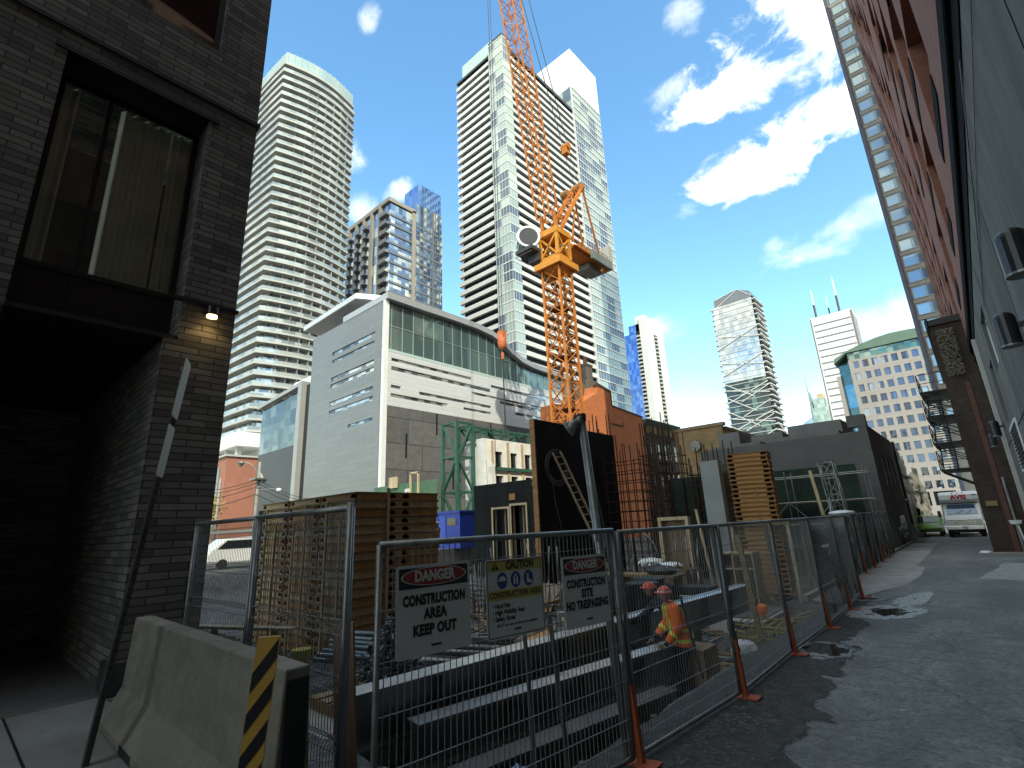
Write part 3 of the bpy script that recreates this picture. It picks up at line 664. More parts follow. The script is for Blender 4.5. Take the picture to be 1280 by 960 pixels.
for x0,y0,x1,y1 in((.012,.012,w-.012,.018),(.012,h-.018,w-.012,h-.012),(.012,.012,.018,h-.012),(w-.018,.012,w-.012,h-.012)): bb.add(*(lambda q:(q.v,q.f))(rect2(x0,y0,x1,y1,.0018)))
mk('border',place(bb,m),M['sign_black'],t)
mk('header',place(rect2(.018,h*.84,w-.018,h-.018,.0012),m),M['sign_yellow'],t); mk('band',place(rect2(.018,h*.475,w-.018,h*.60,.0012),m),M['sign_yellow'],t)
mk('triangle',place(B().add([(.055,h*.862,.0026),(.135,h*.862,.0026),(.095,h*.955,.0026)],[(0,1,2)]),m),M['sign_black'],t)
mk('lettering',place(text_b('!',.05,.002),m@Matrix.Translation((.095,h*.893,.004))),M['sign_yellow'],t)
mk('lettering',place(text_b('CAUTION',h*.135,.004,.86),m@Matrix.Translation((w*.585,h*.908,.0026))),M['sign_black'],t)
mk('lettering',place(fit('CONSTRUCTION AREA',h*.098,.0018,w*.90),m@Matrix.Translation((w/2,h*.538,.0026))),M['sign_black'],t)
for k,cx in enumerate((.27,.5,.73)):
    ic=mk('icon_disc',place(ell(w*cx,h*.72,.052,.06,.0022),m),M['sign_blue'],t)
    if k==0: q=B().add([(w*cx+.036*math.cos(a),h*.725+.03*math.sin(a),.0036) for a in [math.pi*i/12 for i in range(13)]],[tuple(range(13))]); q.add(*(lambda z:(z.v,z.f))(rect2(w*cx-.043,h*.712,w*cx+.043,h*.724,.0036)))
    elif k==1:
        q=B()
        for a0,b0,c0,d0 in((-.024,-.035,-.006,.02),(.006,-.035,.024,.02),(-.012,.024,.012,.04)): q.add(*(lambda z:(z.v,z.f))(rect2(w*cx+a0,h*.72+b0,w*cx+c0,h*.72+d0,.0036)))
    else: q=B().add([(w*cx+x,h*.72+y,.0036) for x,y in((-.02,.035),(.0,.035),(.002,-.005),(.034,-.02),(.034,-.036),(-.02,-.036))],[(5,4,3,2,1,0)])
    mk('icon',place(q,m),M['sign_white'],ic)
for s,yy in(('• Hard Hat',.405),('• High Visibility Vest',.325),('• Safety Shoes',.245)): mk('lettering',place(text_b(s,h*.082,.0015,.85,'LEFT'),m@Matrix.Translation((.055,h*yy,.002))),M['sign_black'],t)
mk('lettering',place(text_b('MUST be worn in this site at all times',h*.052,.0006,.92),m@Matrix.Translation((w*.5,h*.165,.002))),M['sign_black'],t)
mk('maker_mark',place(rect2(w*.44,h*.085,w*.56,h*.108,.002),m),M['sign_black'],t)
danger(3.66,1.195,.60,.58,[('CONSTRUCTION',.60,.86),('SITE',.455,.26),('NO TRESPASSING',.30,.93)],'white danger sign reading construction site no trespassing, beside the pole',-.8)
# ================================================================ RIGHT SIDE
RX=1.2
rb=thing('red_building','red brick hotel with slanting recessed windows above a grey stucco base','building',(RX,0,0))
REDB=brick('red_brick',(.30,.118,.078),(.245,.096,.064),(.20,.10,.075),.3,.09,.012,.85,.25,.3)
STUC=mat('grey_stucco',(.155,.156,.142),.9,0,.3,1.6,.3,50,.6,.2,(1,1,.18))
b=B()
HR=[]
rows=[]
k=0; z=9.4; ZT=37
wz0,wz1=1.45,4.45
def strip(y0,y1,za,zb,holes): wallx(b,RX-.06,y0,y1,za,zb,holes,.5,1)
row=0
while z<ZT-3:
    sh=[0,3.3,1.2,4.4][row%4]; hs_=[(y,y+3.3,z+1.45,z+1.45+(2.9 if row else 2.95)) for y in [ -14.2+sh+6.5*i for i in range(7)] if y+3.3<30.8]
    strip(-30,31.05,z,z+3.1 if row else z+4.5,[(a,c,d,min(e,(z+4.4))) for a,c,d,e in hs_]) if row==0 else strip(-30,31.05,z,z+3.1,[(a,c,z+.1,z+3.0) for a,c,d,e in hs_])
    rows.append((z,row,hs_)); z+= 4.5 if row==0 else 3.1; row+=1
strip(-30,31.05,z,ZT,[])
b.box(RX+.44,-30,9.4,14,-29.6,ZT).box(RX+.44,30.6,9.4,14,31.05,ZT).box(13.6,-29.6,9.4,14,30.6,ZT).box(RX+.44,-29.6,ZT-.6,13.6,30.6,ZT-.1)
mk('wall',b,REDB,rb)
b=B(); z=10.95; wr=[]; r_i=0
while z<84:
    hs_=[(y,y+3.3,z+.1,z+3.0) for y in [31.6+[0,3.3,1.2,4.4][r_i%4]+6.5*i for i in range(7)] if y+3.3<74.8]
    wallx(b,RX-.06,31.06,75,z,z+3.1,hs_,.5,1); wr+=hs_; z+=3.1; r_i+=1
b.box(RX+.44,31.06,10.95,9,31.5,z).box(RX+.44,74.6,10.95,9,75,z)
mk('rear_wing',b,REDB,rb)
mk('wing_reveals',B().box(RX+.36,31.5,10.95,RX+.42,74.6,z),M['lamp_black'],rb)
WGL=mat('window_dark',(.014,.015,.017),.25,0,.3,1,0,spec=.25)
for z,row,hs_ in rows:
    for (y0,y1,a,c) in hs_:
        if row: a,c=z+.1,z+3.0
        else: c=min(c,z+4.4)
        if y1<2 or (row>6 and y0<8): continue
        # canted brick reveal: deep at the far end
        q=B(); X0=RX-.055; dp=1.15
        q.add([(X0+.02,y0,a),(X0+dp,y1-.7,a),(X0+dp,y1-.7,c),(X0+.02,y0,c)],[(3,2,1,0)])
        q.add([(X0+.44,y1-.002,a),(X0+dp,y1-.002,a),(X0+dp,y1-.002,c),(X0+.44,y1-.002,c)],[(0,1,2,3)])
        q.add([(X0+.02,y0,c-.003),(X0+dp,y1-.7,c-.003),(X0+dp,y1,c-.003),(X0+.02,y1,c-.003)],[(0,1,2,3)])
        q.add([(X0+.02,y0,a+.003),(X0+dp,y1-.7,a+.003),(X0+dp,y1,a+.003),(X0+.02,y1,a+.003)],[(3,2,1,0)])
        w_=mk('window',q,REDB,rb)
        mk('pane',B().box(X0+dp-.03,y1-.69,a+.01,X0+dp-.09,y1-.01,c-.01),WGL,w_)
        mk('sill',B().box(X0-.03,y0+.5,a-.62,X0+.02,y1+.1,a-.1),M['matte_black'],w_)
b=B().box(RX-.09,-30,8.95,RX+.5,31.05,9.392).box(RX-.02,-30,8.42,RX+.5,31.05,8.945); mk('band',b,M['matte_black'],rb)
mk('band_trim',B().tube((RX-.06,-30,8.9),(RX-.06,31.0,8.9),.03,6),M['matte_black'],rb)
b=B(); wallx(b,RX,-30,26.4,0,8.41,[(19.0,21.2,5.9,7.6),(21.9,23.6,4.6,6.6),(20.2,24.2,.0,2.4)],.4,1)
mk('base_wall',b,STUC,rb)
b=B(); wallx(b,RX+.05,26.8,31.05,0,8.41,[(28.2,29.6,4.2,6.8),(27.2,28.2,.2,2.3)],.35,1); mk('base_wall',b,mat('white_stucco',(.62,.63,.62),.8,0,.08,1,.1,40,.25),rb)
mk('pilaster',B().box(RX-.12,26.4,0,RX+.4,26.8,8.41),mat('grey_pilaster',(.42,.42,.39),.8,0,.1,2,.1),rb)
wn_=mk('window',B().box(RX+.1,19,5.9,RX+.16,21.2,5.98).box(RX+.1,19,7.52,RX+.16,21.2,7.6).box(RX+.1,19,5.98,RX+.16,19.06,7.52).box(RX+.1,21.14,5.98,RX+.16,21.2,7.52),M['white'],rb); mk('pane',B().box(RX+.12,19.06,5.98,RX+.14,21.14,7.52),M['glass_mid'],wn_)
wn_=mk('window',B().box(RX+.1,21.9,4.6,RX+.16,23.6,4.68).box(RX+.1,21.9,6.52,RX+.16,23.6,6.6),M['white'],rb); mk('pane',B().box(RX+.12,21.9,4.68,RX+.14,23.6,6.52),M['glass_dark'],wn_)
wn_=mk('window',B().box(RX+.1,28.2,4.2,RX+.18,29.6,6.8),M['glass_dark'],rb)
b=B().box(RX+.3,20.2,0,RX+.36,24.2,2.4); mk('door',b,M['dark_steel'],rb)
b=B().box(RX-.04,19.6,3.0,RX-.005,22.8,3.06).box(RX-.04,19.6,4.3,RX-.005,22.8,4.36).box(RX-.04,19.6,3.06,RX-.005,19.66,4.3).box(RX-.04,22.74,3.06,RX-.005,22.8,4.3)
mk('panel_joints',B().box(RX-.004,-30,4.1,RX-.001,26.3,4.14).box(RX-.004,6,0,RX-.001,6.03,8.4).box(RX-.004,12.5,0,RX-.001,12.53,8.4).box(RX-.004,17.6,0,RX-.001,17.63,8.4),M['matte_black'],rb)
lv=mk('vent',b,M['white'],rb); b=B()
for i in range(11): b.obox((RX-.03,19.66,3.12+i*.11),(RX-.03,22.74,3.12+i*.11),.05,.012)
mk('louvers',b,M['galv'],lv)
mk('conduit',B().tube((RX-.03,9,8.4),(RX-.03,17,7.2),.012,6).path([(RX-.02,2,7.9),(RX-.02,12,7.7),(RX-.02,18,7.2)],.008),M['galv'],rb)
# cylinder up/down lamps on the grey wall
lt=thing('wall_lamp','nearest black cylinder lamp on the grey stucco wall','wall lamp',(RX,8.0,5.05),'black cylinder lamps on the grey wall')
b=B(); 
def cyl_lamp(b,x,y,z,r,h):
    n=18
    b.tube((x,y,z),(x,y,z+h),r,n)
    for i in range(4):
        a0=i/4*math.pi/2;a1=(i+1)/4*math.pi/2
        b.tube((x,y,z+h+r*.8*math.sin(a0)),(x,y,z+h+r*.8*math.sin(a1)),r*math.cos(a0),n,max(.002,r*math.cos(a1)),cap=False)
    return b
mk('shade',cyl_lamp(B(),RX-.27,8.0,4.62,.145,.48),M['lamp_black'],lt,smooth=False)
mk('arm',B().box(RX-.2,7.96,4.92,RX,8.04,5.0).box(RX-.03,7.9,4.84,RX-.002,8.1,5.08),M['lamp_black'],lt)
mk('rim',B().tube((RX-.27,8.0,4.612),(RX-.27,8.0,4.64),.151,18),M['galv'],lt)
for y,z,l in((11.4,4.98,'second black cylinder lamp, in front of the pale window'),(25.2,4.85,'black cylinder lamp beside the white pilaster'),(30.3,4.9,'farthest black cylinder lamp, on the white wall before the brick annex'),): 
    dup(lt,loc=(RX,y,z),label=l)
# dark brick annex that steps into the alley
ax=thing('brick_annex','narrow dark brown brick annex stepping into the alley, ivy patch on top','building',(-.07,31.1,0))
AB=brick('brown_brick',(.075,.045,.035),(.05,.033,.027),(.04,.035,.03),.26,.085,.012,.9,.4,.5)
mk('wall',B().box(-.07,31.1,0,11,47,10.6),AB,ax)
mk('parapet',B().box(-.2,31.0,10.602,11,47.1,10.9),M['black'],ax)
mk('red_stripe',B().box(.62,31.07,0,.80,31.095,7.6),brick('red_brown_brick',(.17,.06,.045),(.13,.05,.04),(.07,.05,.04),.26,.085,.012),ax)
mk('utility_box',B().box(.12,30.98,2.0,.5,31.095,2.22),M['timber'],ax)
mk('gutter',B().tube((-.12,30.98,10.5),(-.12,30.98,11.0),.05,8),M['black'],ax)
mk('downpipe',B().tube((.9,31.02,0),(.9,31.02,3.2),.05,8),M['galv'],ax)
pl=B(); rnd=random.Random(5)
for i in range(700):
    y=30.98;x=rnd.uniform(.1,.75);z=rnd.uniform(8.0,10.3); s=.05
    a=rnd.uniform(0,6.3); pl.quad((x-s*math.cos(a),y-rnd.random()*.12,z-s*math.sin(a)),(x+s*math.sin(a),y-.05,z-s*math.cos(a)),(x+s*math.cos(a),y-rnd.random()*.12,z+s*math.sin(a)))
mk('ivy_patch',pl,mat('dry_ivy',(.16,.15,.11),.9,0,.5,5,0),ax)
one('concrete_slab',B().box(-.15,30.2,.0,1.0,30.6,.10),M['concrete'],'low concrete slab lying at the foot of the brick annex','slab')
one('litter',B().ball((-.35,30.9,.06),.22,.1,.07,8,5,.2),M['tarp'],'crumpled white litter beside the brick annex','litter')
one('wash_basin',B().tube((.85,29.6,1.25),(.85,29.6,1.4),.16,12,.2).tube((1.0,29.6,0),(.9,29.6,1.2),.03,6),M['white'],'white bowl shaped fixture on a pipe by the annex','basin')
# fire escape
fe=thing('fire_escape','black iron fire escape stairs on the far side of the brick annex','fire escape',(-.9,34,2.5))
b=B()
for z in (3.9,5.3,6.7,8.1):
    b.box(-1.25,35,z,-.07,39,z+.05)
    for y in (35,37,39): b.obox((-1.22,y,z),(-1.22,y,z+1.0),.05); b.obox((-1.2,y,z),(-.07,y,z-.7),.05)
    for k in (.5,1.0): b.obox((-1.22,35,z+k),(-1.22,39,z+k),.035); b.obox((-1.22,35,z+k),(-.08,35,z+k),.035)
mk('landings',b,M['black'],fe); b=B()
for z in (3.9,5.3,6.7):
    for x in(-1.1,-.5): b.obox((x,35.4,z),(x,38.6,z+1.4),.05,.12)
    for k in range(8): b.box(-1.1,35.5+k*.4,z+.15+k*.175,-.5,35.75+k*.4,z+.18+k*.175)
mk('stairs',b,M['black'],fe)
# glass tower beyond
GY=80
gt=thing('glass_tower','tall grey glass apartment tower rising behind the red brick hotel','building',(-1.3,GY,0))
PGT=panes('tower_panes',[(.25,.36,.45),(.20,.30,.40),(.30,.42,.50),(.36,.46,.5)],3,3.4,rough=.05,metal=.5)
mk('wall',B().box(-1.25,GY+.1,0,22,GY+24,170),mat('tower_grey_panel',(.30,.29,.26),.7,0,.1,1,0),gt)
mat('spandrel_grey',(.34,.33,.30),.6,0,.1,2,0)
for k in range(64):
    z=12+k*2.3
    w_=mk('window',B().box(-.8,GY+.02,z,1.9,GY+.098,z+.1).box(-.8,GY+.02,z+1.5,1.9,GY+.098,z+1.6).box(-.8,GY+.02,z+.1,-.7,GY+.098,z+1.5).box(.5,GY+.02,z+.1,.6,GY+.098,z+1.5).box(1.8,GY+.02,z+.1,1.9,GY+.098,z+1.5),M['slab_white'],gt)
    mk('pane',B().box(-.7,GY+.05,z+.1,1.8,GY+.09,z+1.5),PGT,w_)
    mk('spandrel',B().box(-.95,GY,z-.6,2.2,GY+.06,z-.1),bpy.data.materials['spandrel_grey'],gt)
mk('corner_fin',B().box(-1.5,GY-.2,0,-1.1,GY+.5,170),mat('corner_purple_grey',(.10,.10,.16),.4,0,.2,1,0),gt)
# ================================================================ VEHICLES
tk=thing('box_truck','white cutaway box truck facing us at the end of the alley','truck',(-1.18,47.2,0))
WP=mat('truck_white',(.82,.82,.82),.35,0,.04,4,0); cx=-1.18
b=B(); 
mk('box_body',B().prism([(-1.12+cx,1.0),(1.12+cx,1.0),(1.12+cx,2.98),(1.02+cx,3.08),(-1.02+cx,3.08),(-1.12+cx,2.98)],1,49.6,54.5),WP,tk,bevel=.04)
mk('attic',B().prism([(49.6,2.3),(49.6,3.06),(48.9,3.04),(48.55,2.86),(48.5,2.5),(48.9,2.3)],0,cx-1.08,cx+1.08),WP,tk,bevel=.04)
cab=mk('cab',B().prism([(47.2,.62),(47.2,1.12),(47.35,1.32),(48.15,1.45),(48.9,2.22),(49.6,2.3),(49.6,.55),(47.3,.55)],0,cx-.98,cx+.98),WP,tk,bevel=.05)
mk('windscreen',B().add([(cx-.84,48.19,1.5),(cx+.84,48.19,1.5),(cx+.74,48.83,2.15),(cx-.74,48.83,2.15)],[(0,1,2,3)]).xf(Matrix.Translation((0,-.02,.02))),mat('windscreen_glass',(.07,.12,.22),.05,.3,.2,1,0,spec=1),tk)
mk('wiper',B().tube((cx-.3,48.16,1.53),(cx+.1,48.4,1.78),.012).tube((cx+.2,48.16,1.53),(cx+.55,48.4,1.78),.012),M['black'],tk)
mk('bonnet_line',B().box(cx-.9,47.19,1.1,cx+.9,47.21,1.13),M['dark_steel'],tk)
gr=mk('grille',B().box(cx-.58,47.17,.86,cx+.58,47.2,1.09),M['chrome'],tk); q=B()
for i in range(4): q.box(cx-.54,47.155,.885+i*.05,cx+.54,47.168,.91+i*.05)
mk('slats',q,M['black'],gr)
for s in(-1,1):
    mk('headlight',B().box(cx+s*.6,47.165,.88,cx+s*.92,47.2,1.09),M['silver'],tk)
    q=B().obox((cx+s*.98,48.35,1.55),(cx+s*1.22,48.3,1.6),.03).box(cx+s*1.15,48.25,1.35,cx+s*1.34,48.33,1.78); mk('wing_mirror',q,M['black_plastic'],tk)
    q=mk('wheel',B().tube((cx+s*.98,47.95,.40),(cx+s*.70,47.95,.40),.40,20),M['rubber'],tk); mk('rim',B().tube((cx+s*.985,47.95,.40),(cx+s*.9,47.95,.40),.22,14),M['galv'],q)
    mk('wheel',B().tube((cx+s*1.0,52.8,.42),(cx+s*.55,52.8,.42),.42,20),M['rubber'],tk)
mk('bumper',B().box(cx-1.0,47.02,.50,cx+1.0,47.19,.76),M['chrome'],tk,bevel=.03)
mk('licence_plate',B().box(cx-.16,47.005,.55,cx+.16,47.018,.71),M['sign_white'],tk)
mk('undercarriage',B().box(cx-.7,47.3,.3,cx+.7,54,.549),M['black'],tk)
mk('lettering',text_b('AVIS',.40,.022,1.1).xf(Matrix.Translation((cx+.0,48.49,2.66))@Matrix.Rotation(R(90),4,'X')),mat('letter_red',(.45,.03,.06),.5),tk)
q=B()
for k in(-.28,0,.28): q.ball((cx+k,48.66,2.97),.05,.04,.03,8,5)
mk('marker_lamp',q,M['sign_red'],tk); mk('side_mark',B().box(cx+.72,48.5,2.78,cx+1.0,48.515,2.83),M['sign_blue'],tk)
gc=thing('green_car','lime green car half hidden beside the box truck','car',(-3.4,50.5,0))
GP=mat('lime_paint',(.16,.42,.02),.3,0,.05,3,0)
mk('body',B().prism([(49.2,.3),(49.15,.62),(49.35,.85),(50.2,.95),(50.9,1.42),(52.3,1.45),(52.9,.95),(53.1,.3)],0,-4.2,-2.55),GP,gc,bevel=.06)
mk('windscreen',B().add([(-4.05,50.2,.98),(-2.7,50.2,.98),(-2.8,50.86,1.41),(-3.95,50.86,1.41)],[(0,1,2,3)]),M['glass_dark'],gc)
for s in(-4.1,-2.75): mk('headlight',B().box(s,49.13,.62,s+.3,49.2,.78),M['silver'],gc)
for x in(-4.2,-2.75):
    for y in(49.9,52.3): mk('wheel',B().tube((x,y,.31),(x+.2,y,.31),.31,16),M['rubber'],gc)
mk('bumper',B().box(-4.1,49.08,.32,-2.65,49.16,.5),M['black_plastic'],gc)
dc_=thing('dark_car','black car nose poking out past the screened fence','car',(-3.9,36.6,0))
mk('body',B().prism([(36.0,.35),(35.9,.7),(36.1,1.0),(37.2,1.1),(38,1.65),(40.2,1.7),(40.6,.9),(40.6,.35)],0,-5.4,-3.72),mat('black_car_paint',(.012,.012,.014),.2),dc_,bevel=.06)
mk('windscreen',B().add([(-5.25,37.17,1.13),(-3.85,37.17,1.13),(-3.95,37.96,1.64),(-5.15,37.96,1.64)],[(0,1,2,3)]),M['glass_dark'],dc_)
for x in(-5.45,-3.9): mk('wheel',B().tube((x,36.8,.36),(x+.22,36.8,.36),.36,18),M['rubber'],dc_); 
for x in(-5.3,-4.1): mk('headlight',B().box(x,35.87,.68,x+.32,35.95,.86),M['silver'],dc_)
mk('wing_mirror',B().ball((-3.6,37.5,1.2),.1,.07,.09),M['chrome'],dc_)
# ================================================================ DARK GREY BUILDING AND RUINS ALONG THE ALLEY
dg=thing('grey_building','low dark grey rendered building closing off the building site','building',(-3.75,33,0))
DGM=mat('dark_grey_render',(.125,.122,.118),.9,0,.14,.7,.15,30,.35)
b=B(); wallx(b,-3.75,33.0,43.4,0,6.5,[(36.0,37.6,3.4,5.1),(38.0,39.6,3.4,5.1),(40.0,41.6,3.4,5.1)],.4)
b.box(-4.15,33,0,-12.8,33.4,6.25).box(-12.8,33.4,0,-13.2,43,6.25).box(-4.15,43,0,-12.8,43.4,6.25).box(-4.15,33.4,5.7,-12.8,43,6.0)
mk('wall',b,DGM,dg)
mk('parapet',B().box(-3.74,32.98,6.502,-4.6,33.6,7.15).box(-3.8,33.61,6.502,-4.1,43.4,6.62),DGM,dg)
mk('wall_vent',B().box(-6.3,32.97,4.6,-5.7,32.998,4.85),M['black'],dg)
for y in(36,38,40): mk('window',B().box(-3.95,y,3.4,-4.0,y+1.6,5.1).box(-3.8,y+.76,3.4,-3.94,y+.84,5.1),M['glass_dark'],dg)
mk('roof_plant',B().box(-12.6,35.5,6.0,-11.2,38,7.6).box(-10.5,35.8,6,-8.6,38,7.2).box(-8.3,36,6,-5.3,40,7.5).box(-12.6,34,6.3,-9.5,35.3,6.55).box(-9.2,34,6.3,-5.2,36,6.6),mat('roof_grey',(.16,.155,.15),.8,0,.2,1,.1),dg)
mk('wall_lamp',B().ball((-3.62,42.4,2.55),.16,.16,.14,10,6).tube((-3.75,42.4,2.7),(-3.62,42.4,2.65),.03),M['galv'],dg)
ROCK=mat('rough_stone_face',(.22,.20,.17),.95,0,.45,.5,1.0,2.2,.5)
def rough(b,seed,amp):
    rnd=random.Random(seed); return b
def ragged(name,lab,y0,y1,tops,x,seed):
    rnd=random.Random(seed); b=B(); n=18; m=14
    for j in range(m+1):
        for i in range(n+1):
            yy=y0+(y1-y0)*i/n; tt=i/n*(len(tops)-1); k=min(int(tt),len(tops)-2); tz=tops[k]+(tops[k+1]-tops[k])*(tt-k)
            b.v.append((x+rnd.uniform(-.13,.13)-(0.25 if (j+i)%7==0 else 0),yy,tz*j/m))
    for j in range(m):
        for i in range(n): b.f.append((j*(n+1)+i,(j+1)*(n+1)+i,(j+1)*(n+1)+i+1,j*(n+1)+i+1)[::-1])
    for j in range(m+1):
        for i in range(n+1):
            yy=y0+(y1-y0)*i/n; tt=i/n*(len(tops)-1); k=min(int(tt),len(tops)-2); tz=tops[k]+(tops[k+1]-tops[k])*(tt-k)
            if i==0 or j==m: b.v.append((x-5,yy,tz*j/m))
    b.box(x-6,y0+.2,0,x-.5,y1-.2,min(tops)-.15)
    t=thing(name,lab,'building',(x,y0,0)); mk('wall',b,ROCK,t); return t
r1=ragged('stone_building','rough pale stone wall with a ragged top past the grey building',43.5,52,[5.6,6.3,6.2,5.2],-3.9,3)
mk('downpipe',B().tube((-3.72,43.9,1),(-3.72,43.9,6.6),.09),M['black'],r1); mk('pipe_run',B().path([(-3.68,44,3.4),(-3.66,46,3.1),(-3.66,48,3.3),(-3.7,51,3.1)],.05),M['black'],r1)
mk('ledge',B().box(-3.6,44,4.3,-3.95,51,4.42),M['dark_steel'],r1)
r2=ragged('stone_building','darker rough stone building beyond the pale ragged wall',52.2,66,[4.6,5.6,5.0,3.4],-3.85,8)
mk('window',B().box(-3.68,56,2.4,-3.75,57.2,4.0),M['black'],r2); mk('ledge',B().box(-3.5,53,3.3,-3.9,60,3.42),M['dark_steel'],r2)
# ================================================================ BUILDING SITE
# --- stacks of timber formwork trays
def tray_proto(W,D,H,label,mats,group,holes_y=True):
    t=thing('formwork_tray',label,'formwork tray',(0,0,0),group)
    # origin at (+x,-y,0) corner: x from -W..0 , y 0..D ; near faces x=0 (right) and y=0 (left)
    b=B(); th=.03
    def wallhole(axis,L_,pos,sgn,hs):
        # board with half round hand holes at its top edge
        cuts=sorted(hs); prev=0; out=[]
        for c in cuts: out.append((prev,c-.11)); prev=c+.11
        out.append((prev,L_))
        for a,c in out:
            if axis=='y': b.box(pos,a,.03,pos+sgn*th,c,H-.03)
            else: b.box(a-W,pos,.03,c-W,pos+sgn*th,H-.03)
        for c in cuts:
            pts=[(c-.11,.03)]+[(c+.11*math.cos(math.pi-math.pi*k/8),H*.45+.075*math.sin(math.pi*k/8)) for k in range(9)]+[(c+.11,.03)]
            # board above the hole
            top=[(c-.11,H-.03),(c+.11,H-.03),(c+.11,H*.45)]+[(c+.11*math.cos(math.pi*k/8),H*.45+.075*math.sin(math.pi*k/8)) for k in range(9)][1:-1]+[(c-.11,H*.45)]
            if axis=='y': b.prism(top,0,pos,pos+sgn*th); b.box(pos,c-.11,.03,pos+sgn*th,c+.11,H*.45-.035)
            else: b.prism([(u-W,v) for u,v in top],1,pos,pos+sgn*th); b.box(c-.11-W,pos,.03,c+.11-W,pos+sgn*th,H*.45-.035)
    wallhole('y',D,0,-1,[D*.42,D*.58] if D>2 else [D*.33,D*.5,D*.67])
    wallhole('x',W,0,1,[W*.08,W*.92])
    b.box(-W,D-.03,.03,0,D,H-.03).box(-W,.03,.03,-W+.03,D-.03,H-.03)
    mk('side_boards',b,mats[0],t)
    e=.035
    b=B().box(-W-e,-e,0,e,D+e,.028).box(-W-e,-e,H-.028,e,D+e,H-.002); mk('lips',b,mats[1],t)
    return t
TA=tray_proto(1.80,2.70,.215,'tan timber formwork tray in the tall triple stack by the fence corner',(M['tray_a'],M['timber']),'trays in the tall triple stack')
TB=tray_proto(1.80,2.70,.215,'orange brown timber formwork tray in the tall triple stack by the fence corner',(M['tray_b'],M['timber']),'orange brown trays in the tall triple stack')
rnd=random.Random(11)
usedA=usedB=False
for s in range(3):
    for k in range(19):
        if k<5 and s==2 and False: continue
        z=-1.0+k*.2155; x=-11.9-s*1.92+rnd.uniform(-.02,.02); y=7.1+rnd.uniform(-.025,.025)
        isb=rnd.random()<.38
        src=TB if isb else TA
        if isb and not usedB: o=src; usedB=True
        elif (not isb) and not usedA: o=src; usedA=True
        else: o=dup(src)
        o.location=(x,y,z); o.rotation_euler=(0,0,R(rnd.uniform(-.7,.7)))
for s in range(3):
    for k,xx in enumerate((-.55,-1.25)):
        x=-11.9-s*1.92+xx
        one('stack_batten',B().box(x-.03,6.98,-1,x+.03,7.03,2.9 if (s+k)%2 else 2.4),M['pale_timber'],'pale upright batten against the left face of the tall triple stack','batten','battens on the left of the tall stack')
one('stack_batten',B().box(-11.84,8.0,-1,-11.80,8.08,3.2),M['pale_timber'],'pale upright batten on the right face of the tall triple stack','batten')
# smaller stacks near the grey column
TC=tray_proto(1.45,1.5,.17,'orange brown timber tray in the upper small stack on its platform',(M['tray_b'],M['timber2']),'trays in the upper small stack')
for k in range(15):
    o=TC if k==0 else dup(TC); o.location=(-5.72+rnd.uniform(-.02,.02),21.0+rnd.uniform(-.02,.02),1.86+k*.172); o.rotation_euler=(0,0,R(11+rnd.uniform(-1,1)))
for k in range(14):
    o=dup(TC,label='brown timber tray in the lower small stack under the platform',group='trays in the lower small stack'); o.location=(-5.75+rnd.uniform(-.02,.02),21.1+rnd.uniform(-.02,.02),-.75+k*.172); o.rotation_euler=(0,0,R(9+rnd.uniform(-1,1)))
pf=thing('stack_platform','timber platform carrying the upper small tray stack','platform',(-6.4,21.5,1.66))
mk('deck',B().box(-7.5,20.7,1.68,-5.3,22.7,1.80),M['timber'],pf)
for x,y in((-7.4,20.8),(-5.4,20.8),(-7.4,22.6),(-5.4,22.6)): mk('leg',B().box(x-.05,y-.05,-1,x+.05,y+.05,1.68),M['pale_timber'],pf)
for x in(-6.35,-6.85): one('stack_batten',B().box(x-.02,20.88,1.82,x+.02,20.93,4.4),M['galv'],'thin pale bar on the face of the upper small tray stack','batten','bars on the upper small stack')
b=B()
for k in range(26): z=1.9+k*.1; b.tube((-7.25,20.95,z),(-7.42,20.75,z+.05),.01,5)
# --- grey concrete column
one('concrete_column',B().box(-8.35,20.9,-1,-7.6,21.3,4.3),M['concrete_lt'],'smooth pale grey concrete column beside the small tray stacks','column',bevel=.01)
one('timber_prop',B().obox((-8.35,20.7,-1),(-8.75,20.85,2.4),.09,.09),M['pale_timber'],'long pale timber prop leaning beside the concrete column','prop')
# --- black formwork walls
bw=thing('formwork_wall','tall black plywood formwork wall with a ladder against it','formwork',(-16.0,19.55,-1))
BP=M['ply_black']
mk('panel',B().box(-16,19.55,-1,-16.06,23.2,7.3),BP,bw); mk('panel',B().box(-16.02,23.2,-1,-16.08,27.2,7.2),BP,bw)
q=B(); 
for k in range(9): q.box(-16.06,19.56+k*.9,-1,-16.26,19.66+k*.9,7.15)
q.box(-16.0,19.49,-1,-16.3,19.548,7.3); mk('studs',q,M['timber2'],bw)
q=B()
for k in range(10):
    for y in(20.4,21.6,22.8,24.2,25.6,26.6): q.tube((-15.995,y,-.6+k*.8),(-15.985,y,-.6+k*.8),.03,6)
mk('tie_cones',q,M['dark_steel'],bw)
mk('walers',B().box(-16.27,19.6,1,-16.45,27,1.15).box(-16.27,19.6,4,-16.45,27,4.15),M['timber'],bw)
cb2=B(); 
for k in range(3):
    c=(-15.93,21.1,4.9); r=.75+.12*k; cb2.path([(c[0],c[1]+r*math.cos(a),c[2]+r*.95*math.sin(a)) for a in [i*.3 for i in range(22)]],.018,5)
cb2.path([(-15.93,20.6,4.5),(-15.92,20.8,3),(-15.9,21.2,1.6),(-15.9,20.4,1.1)],.018,5)
one('cable_coil',cb2,mat('grey_cable',(.14,.14,.135),.5,0,.2,5,0),'black cable coil hanging on the tall black formwork wall','cable')
ld=thing('ladder','pale timber ladder leaning on the tall black formwork wall','ladder',(-15.5,23,-1))
A_=[(-15.9,20.75,5.65),(-15.88,21.4,5.75)]; Bq=[(-14.2,23.0,-.9),(-14.2,23.65,-.9)]
